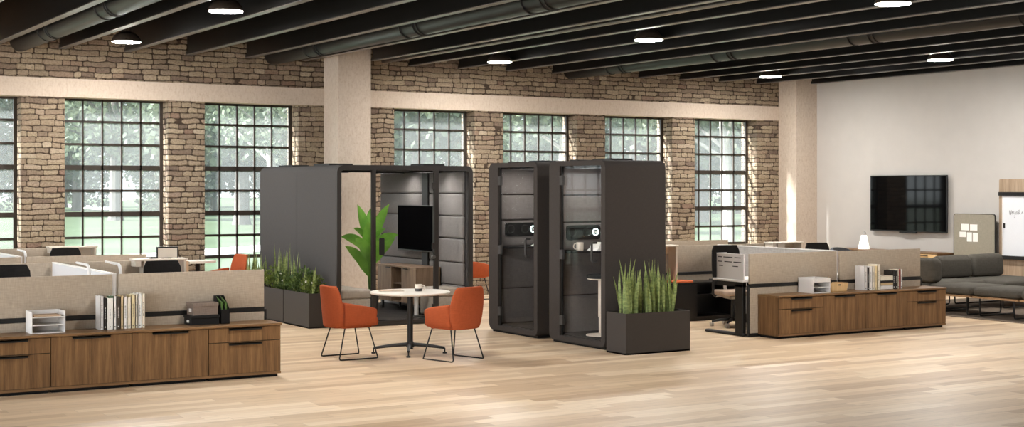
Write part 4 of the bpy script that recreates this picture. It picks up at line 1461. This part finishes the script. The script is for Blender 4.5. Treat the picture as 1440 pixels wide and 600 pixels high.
t = thing('pinboard', 'rounded grey pinboard leaning by the white wall, holding paper notes', 'pinboard', (XR - .16, 18.9, 0))
part('board', MB().prism(rr(18.36, 19.36, .25, 1.585, .05, 5), 'X', XR - .17, XR - .14), 'pin', t)
part('edge', MB().ring(rr(18.352, 19.368, .242, 1.593, .055, 5), rr(18.362, 19.358, .252, 1.583, .05, 5), 'X', XR - .172, XR - .138), 'blackmetal', t)
for ya in (18.5, 19.2):
    part('leg', MB().tube([(XR - .155, ya, .30), (XR - .155, ya, .02)], .015, 8).tube([(XR - .36, ya, .016), (XR - .02, ya, .016)], .015, 8), 'blackmetal', t)
for k, (ya, yb, za, zb) in enumerate(((18.985, 19.175, 1.265, 1.39), (18.775, 18.955, 1.265, 1.385), (19.055, 19.215, 1.13, 1.235), (18.91, 19.03, 1.045, 1.225), (18.765, 18.885, 1.045, 1.22))):
    lab = ('white paper note at the upper left of the pinboard', 'white paper note at the upper right of the pinboard', 'white paper note at the lower left of the pinboard', 'tall white paper note in the lower middle of the pinboard', 'tall white paper note at the lower right of the pinboard')[k]
    single('paper_note', MB().box(XR - .1735, XR - .1722, ya, yb, za, zb), 'paper', lab, 'paper', (XR - .173, (ya + yb) / 2, za), 'paper notes on the pinboard', smooth=0)

t = thing('whiteboard', 'whiteboard on a taupe oak panel at the right picture edge, with faint handwriting', 'whiteboard', (XR - .06, 17.2, .3))
part('backing_panel', MB().prism(rr(15.9, 18.355, .30, 2.27, .03, 3), 'X', XR - .052, XR - .003), 'oakpanel', t)
part('board', MB().box(XR - .068, XR - .052, 16.0, 18.262, .80, 1.96), 'whitegloss', t, smooth=0)
part('edge', MB().box(XR - .074, XR - .052, 18.245, 18.270, .78, 1.98), 'white', t, smooth=0)
part('rail', MB().box(XR - .105, XR - .052, 15.95, 18.33, 1.95, 2.02), 'black', t, smooth=0)
part('marker_tray', MB().box(XR - .14, XR - .052, 15.95, 18.33, .735, .80), 'black', t, smooth=0)
part('latch', MB().box(XR - .08, XR - .066, 18.20, 18.235, 1.33, 1.42), 'black', t, smooth=0)


def scribble(strokes, y0, z0, sc):
    mb = MB()
    for st in strokes:
        mb.tube([(XR - .0705, y0 - a * sc, z0 + b * sc) for a, b in st], .0032, 5)
    return mb


wr = [[(0, 1), (.15, 0), (.3, .8), (.45, 0), (.6, 1.05)], [(.75, .5), (1.05, .55), (1.0, .8), (.8, .75), (.75, .35), (.95, .1), (1.1, .25)],
      [(1.25, .75), (1.3, .2), (1.55, .3), (1.6, .8), (1.55, -.5), (1.35, -.6)], [(1.9, .1), (1.85, .6), (2.1, .75), (2.15, .15)], [(2.5, .1), (2.45, 1.0), (2.85, 1.15), (3.0, .8), (2.6, .55), (3.0, .1)],
      [(3.3, .2), (3.5, .75), (3.7, .15)], [(4.0, .3), (4.2, .35)], [(4.6, .1), (4.7, 1.0), (4.9, .2), (5.1, 1.0)], [(5.4, .4), (5.7, .5), (5.6, .7), (5.4, .3), (5.7, .1)]]
part('handwriting', scribble(wr, 18.10, 1.585, .085), 'ink', t)

# walnut wall cabinet, lamp and lounge chairs in the far right corner
t = thing('wall_cabinet', 'low walnut cabinet along the white wall below the television', 'cabinet', (21.98, 20.95, 0))
part('body', MB().box(21.78, XR - .01, 19.50, 22.42, .06, .78), 'walnut', t, smooth=0)
part('top', MB().box(21.76, XR - .01, 19.48, 22.44, .78, .803), 'walnut_top', t, smooth=0)
part('plinth', MB().box(21.82, XR - .03, 19.54, 22.38, 0, .06), 'black', t, smooth=0)
for a, b in ((19.51, 20.22), (20.23, 20.94), (20.95, 21.66), (21.67, 22.41)):
    d = part('door', MB().box(21.762, 21.78, a, b, .07, .77), 'palewood' if a < 20 else 'walnut', t, smooth=0)
    part('handle', MB().box(21.746, 21.762, a + .22, a + .48, .735, .75), 'blackmetal', d, smooth=0)
t = thing('table_lamp', 'small glowing cone lamp with a ring handle on the wall cabinet', 'table lamp', (22.0, 21.70, .803))
part('lamp_shade', MB().lathe([(.12, .803), (.122, .81), (.062, 1.09), (.058, 1.095)], (22.0, 21.70, 0), 28), 'lampglow', t)
part('ring_handle', MB().tube([(22.0, 21.70 + .045 * math.cos(a), 1.13 + .045 * math.sin(a)) for a in [2 * PI * k / 16 for k in range(16)]], .008, 6, True), 'chrome', t)


def shell_chair(loc, rz, zt, label, mat, w=.36):
    t = thing('lounge_chair', label, 'chair', loc, rz)
    b = MB()
    n = 17
    rows = [(.40, 1.0), (.55, 1.03), (zt - .12, 1.03), (zt - .04, .99), (zt - .005, .93)]
    O, I = [], []
    for z, f in rows:
        O.append([])
        I.append([])
        for i in range(n):
            a = math.radians(-15 + 210 * i / (n - 1))
            drop = 0.0 if z < .6 else -.16 * (1 - math.sin(max(0, min(PI, a)))) ** 1.5
            O[-1].append(b.bm.verts.new((w * f * math.cos(a), w * .9 * f * math.sin(a), z + drop)))
            I[-1].append(b.bm.verts.new(((w - .06) * f * math.cos(a), (w - .06) * .9 * f * math.sin(a), z + drop)))
    for j in range(len(rows) - 1):
        for i in range(n - 1):
            b.bm.faces.new((O[j][i], O[j][i + 1], O[j + 1][i + 1], O[j + 1][i]))
            b.bm.faces.new((I[j][i + 1], I[j][i], I[j + 1][i], I[j + 1][i + 1]))
        for e in (0, n - 1):
            b.bm.faces.new((O[j][e], O[j + 1][e], I[j + 1][e], I[j][e]))
    for i in range(n - 1):
        b.bm.faces.new((O[-1][i], O[-1][i + 1], I[-1][i + 1], I[-1][i]))
        b.bm.faces.new((O[0][i + 1], O[0][i], I[0][i], I[0][i + 1]))
    bmesh.ops.recalc_face_normals(b.bm, faces=b.bm.faces)
    part('shell', b, mat, t, world=False, smooth=60)
    part('seat', MB().box(-w + .05, w - .05, -.30, w * .6, .38, .48, .04, 3), mat, t, world=False)
    part('swivel_base', MB().tube([(0, 0, .04), (0, 0, .39)], .03, 12).lathe([(.26, 0), (.26, .012), (.04, .04)], (0, 0, 0), 28), 'blackmetal', t, world=False)


shell_chair((20.55, 20.7, 0), math.radians(10), .90, 'slate grey tub chair before the wall cabinet, under the lamp', 'greychair', .40)
shell_chair((18.9, 20.3, 0), math.radians(20), 1.0, 'slate grey tub chair half hidden by the black task chair', 'greychair', .36)

# ------------------------------------------------------------------ outside
GZ = -.3
mb = MB().face([(-120, YO + .05, GZ), (200, YO + .05, GZ), (260, 330, GZ), (-200, 330, GZ)])
struct('lawn', mb, 'lawn', smooth=0)


def path_strip(pts):
    """a footpath as ground points with two edges each"""
    mb = MB()
    A = []
    for px, ya, yb in pts:
        da, db = (H - GZ) * FPX / (ya - 264), (H - GZ) * FPX / (yb - 264)
        A.append((mb.bm.verts.new((*outdoors(px, da), GZ + .03)), mb.bm.verts.new((*outdoors(px, db), GZ + .03))))
    for a, b in zip(A, A[1:]):
        mb.bm.faces.new((a[0], b[0], b[1], a[1]))
    return mb


struct('path_walk', path_strip([(-60, 372, 388), (60, 366, 380), (207, 357, 369), (288, 351, 361), (380, 344, 353), (520, 336, 344), (900, 326, 332)]), 'concrete', smooth=0)
struct('path_drive', path_strip([(-40, 277, 280), (60, 282, 287), (100, 287, 292), (150, 291, 296), (176, 277, 281), (230, 272, 275), (330, 274, 277), (430, 275, 278)]), 'concrete', smooth=0)


def tree_meshes(seed, mat, th, cr, base, bark, n=2600, leaf=.55, tr=.45):
    rnd = random.Random(seed)
    mb = MB()
    top = Vector((rnd.uniform(-.6, .6), rnd.uniform(-.6, .6), th * .55))
    mb.tube([(0, 0, -.1), (0, 0, .6), (top.x * .4, top.y * .4, th * .3), tuple(top), (top.x, top.y, th * .85)], [tr * 1.3, tr, tr * .85, tr * .6, tr * .15], 10)
    for k in range(9):
        a = rnd.uniform(0, 2 * PI)
        z = th * rnd.uniform(.28, .6)
        r = cr * rnd.uniform(.5, .9)
        mb.tube([(top.x * z / th, top.y * z / th, z), (r * .5 * math.cos(a), r * .5 * math.sin(a), z + th * .1), (r * math.cos(a), r * math.sin(a), z + th * rnd.uniform(.1, .28))], [tr * .35, tr * .22, tr * .08], 6)
    leafs = MB()
    blobs = []
    for k in range(16):
        a = rnd.uniform(0, 2 * PI)
        r = cr * math.sqrt(rnd.random()) * .75
        blobs.append((Vector((r * math.cos(a), r * math.sin(a), th * rnd.uniform(base, .95))), cr * rnd.uniform(.28, .5)))
    for _ in range(n):
        c, rad = rnd.choice(blobs)
        v = Vector((rnd.gauss(0, 1), rnd.gauss(0, 1), rnd.gauss(0, .8)))
        v = v.normalized() * rad * rnd.uniform(.55, 1.05)
        p = c + v
        d = Vector((rnd.gauss(0, 1), rnd.gauss(0, 1), rnd.gauss(-.2, .6))).normalized()
        q = d.cross(Vector((rnd.gauss(0, 1), rnd.gauss(0, 1), rnd.gauss(0, 1)))).normalized()
        l, w = leaf * rnd.uniform(.6, 1.3), leaf * rnd.uniform(.3, .5)
        m = p + d * l * .5
        leafs.face((p, m + q * w, p + d * l, m - q * w))
    return mb, leafs


kinds = []
for kk, (seed, mat, th, cr, base, bark, n, leaf, tr) in enumerate(((11, 'tree', 15, 6.5, .36, 'bark', 5200, .5, .5), (12, 'treedark', 17, 7, .28, 'bark', 5200, .55, .5), (13, 'tree', 12, 5, .42, 'bark2', 4200, .38, .3), (14, 'treedark', 13, 6.5, .12, 'bark', 5200, .55, .4))):
    tr_, lf = tree_meshes(seed, mat, th, cr, base, bark, n, leaf, tr)
    t = thing('tree', '', 'tree', (0, 0, GZ), 0, 'trees beyond the lawn')
    part('trunk', tr_, bark, t, world=False)
    part('foliage', lf, mat, t, world=False, smooth=0)
    kinds.append([t, True])
where = ((0, 163, 104, 'broad tree with a thick trunk in the middle of the second window'), (1, 40, 118, 'dark tree seen through the leftmost window'), (1, 108, 150, 'dark tree at the left side of the second window'),
         (3, 222, 168, 'low dark tree at the right side of the second window'), (0, 340, 92, 'light green leafy tree filling the top of the third window'), (3, 300, 135, 'dark tree low behind the third window'),
         (2, 385, 80, 'slim light tree at the right side of the third window'), (3, 400, 150, 'far dark tree behind the booth corner'), (0, 590, 95, 'leafy tree seen above the meeting booth'), (1, 650, 130, 'dark tree behind the pier right of the meeting booth'),
         (1, 540, 140, 'far dark tree at the left of the window above the meeting booth'), (0, 742, 118, 'leafy tree at the left above the phone booths'), (2, 790, 75, 'slim pale-barked tree above the phone booths'), (3, 830, 140, 'dark tree behind the pier over the phone booths'),
         (0, 895, 90, 'leafy tree in the window over the nearer phone booth'), (2, 1024, 58, 'pale leaning trunk in the rightmost window'), (1, 985, 100, 'dark tree at the left side of the rightmost window'), (3, 1040, 130, 'low dark tree at the right side of the rightmost window'),
         (3, 940, 185, 'far dark tree behind the pier left of the rightmost window'), (3, 480, 172, 'far dark tree behind the left beige column'), (3, 90, 175, 'farthest low tree at the left'), (3, 260, 178, 'farthest low tree behind the second pier'), (3, 690, 196, 'farthest low tree behind the brick pier between the booths'), (3, -30, 150, 'far low tree beyond the left picture edge'))
for q, (k, px, d, lab) in enumerate(where):
    t, fresh = kinds[k]
    x, y = outdoors(px, d)
    if fresh:
        t.location = (x, y, GZ)
        t['label'] = lab
        kinds[k][1] = False
    else:
        o = dup(t, (x, y, GZ), random.uniform(0, 6.28), lab)
        s_ = random.uniform(.92, 1.15)
        o.scale = (s_, s_, s_)

# ------------------------------------------------------------------ daylight
w = bpy.data.worlds.new('sky')
S.world = w
w.use_nodes = True
nt = w.node_tree
bg = nt.nodes['Background']
tc_ = nt.nodes.new('ShaderNodeTexCoord')
sp = nt.nodes.new('ShaderNodeSeparateXYZ')
nt.links.new(tc_.outputs['Generated'], sp.inputs[0])
rp = nt.nodes.new('ShaderNodeValToRGB')
rp.color_ramp.elements[0].position = .45
rp.color_ramp.elements[0].color = (.8, .84, .86, 1)
rp.color_ramp.elements[1].position = 1.0
rp.color_ramp.elements[1].color = (.62, .76, .95, 1)
mp = nt.nodes.new('ShaderNodeMapRange')
mp.inputs[1].default_value = -1
mp.inputs[2].default_value = 1
nt.links.new(sp.outputs[2], mp.inputs[0])
nt.links.new(mp.outputs[0], rp.inputs[0])
nt.links.new(rp.outputs[0], bg.inputs[0])
dt = nt.nodes.new('ShaderNodeVectorMath')
dt.operation = 'DOT_PRODUCT'
dt.inputs[1].default_value = (-.93, -.25, .25)
nt.links.new(tc_.outputs['Generated'], dt.inputs[0])
ms = nt.nodes.new('ShaderNodeMapRange')
ms.inputs[1].default_value = -.1
ms.inputs[2].default_value = .9
ms.inputs[3].default_value = 1.45
ms.inputs[4].default_value = 9.0
nt.links.new(dt.outputs['Value'], ms.inputs[0])
nt.links.new(ms.outputs[0], bg.inputs[1])
sd = bpy.data.lights.new('sun', 'SUN')
sd.energy = 27.0
sd.angle = math.radians(6)
sd.color = (1, .98, .96)
so = bpy.data.objects.new('sun', sd)
C.objects.link(so)
dv = Vector((-.80, .36, .54)).normalized()
so.rotation_euler = dv.to_track_quat('Z', 'Y').to_euler()
so.location = (0, 60, 60)
S.view_settings.exposure = 0.28
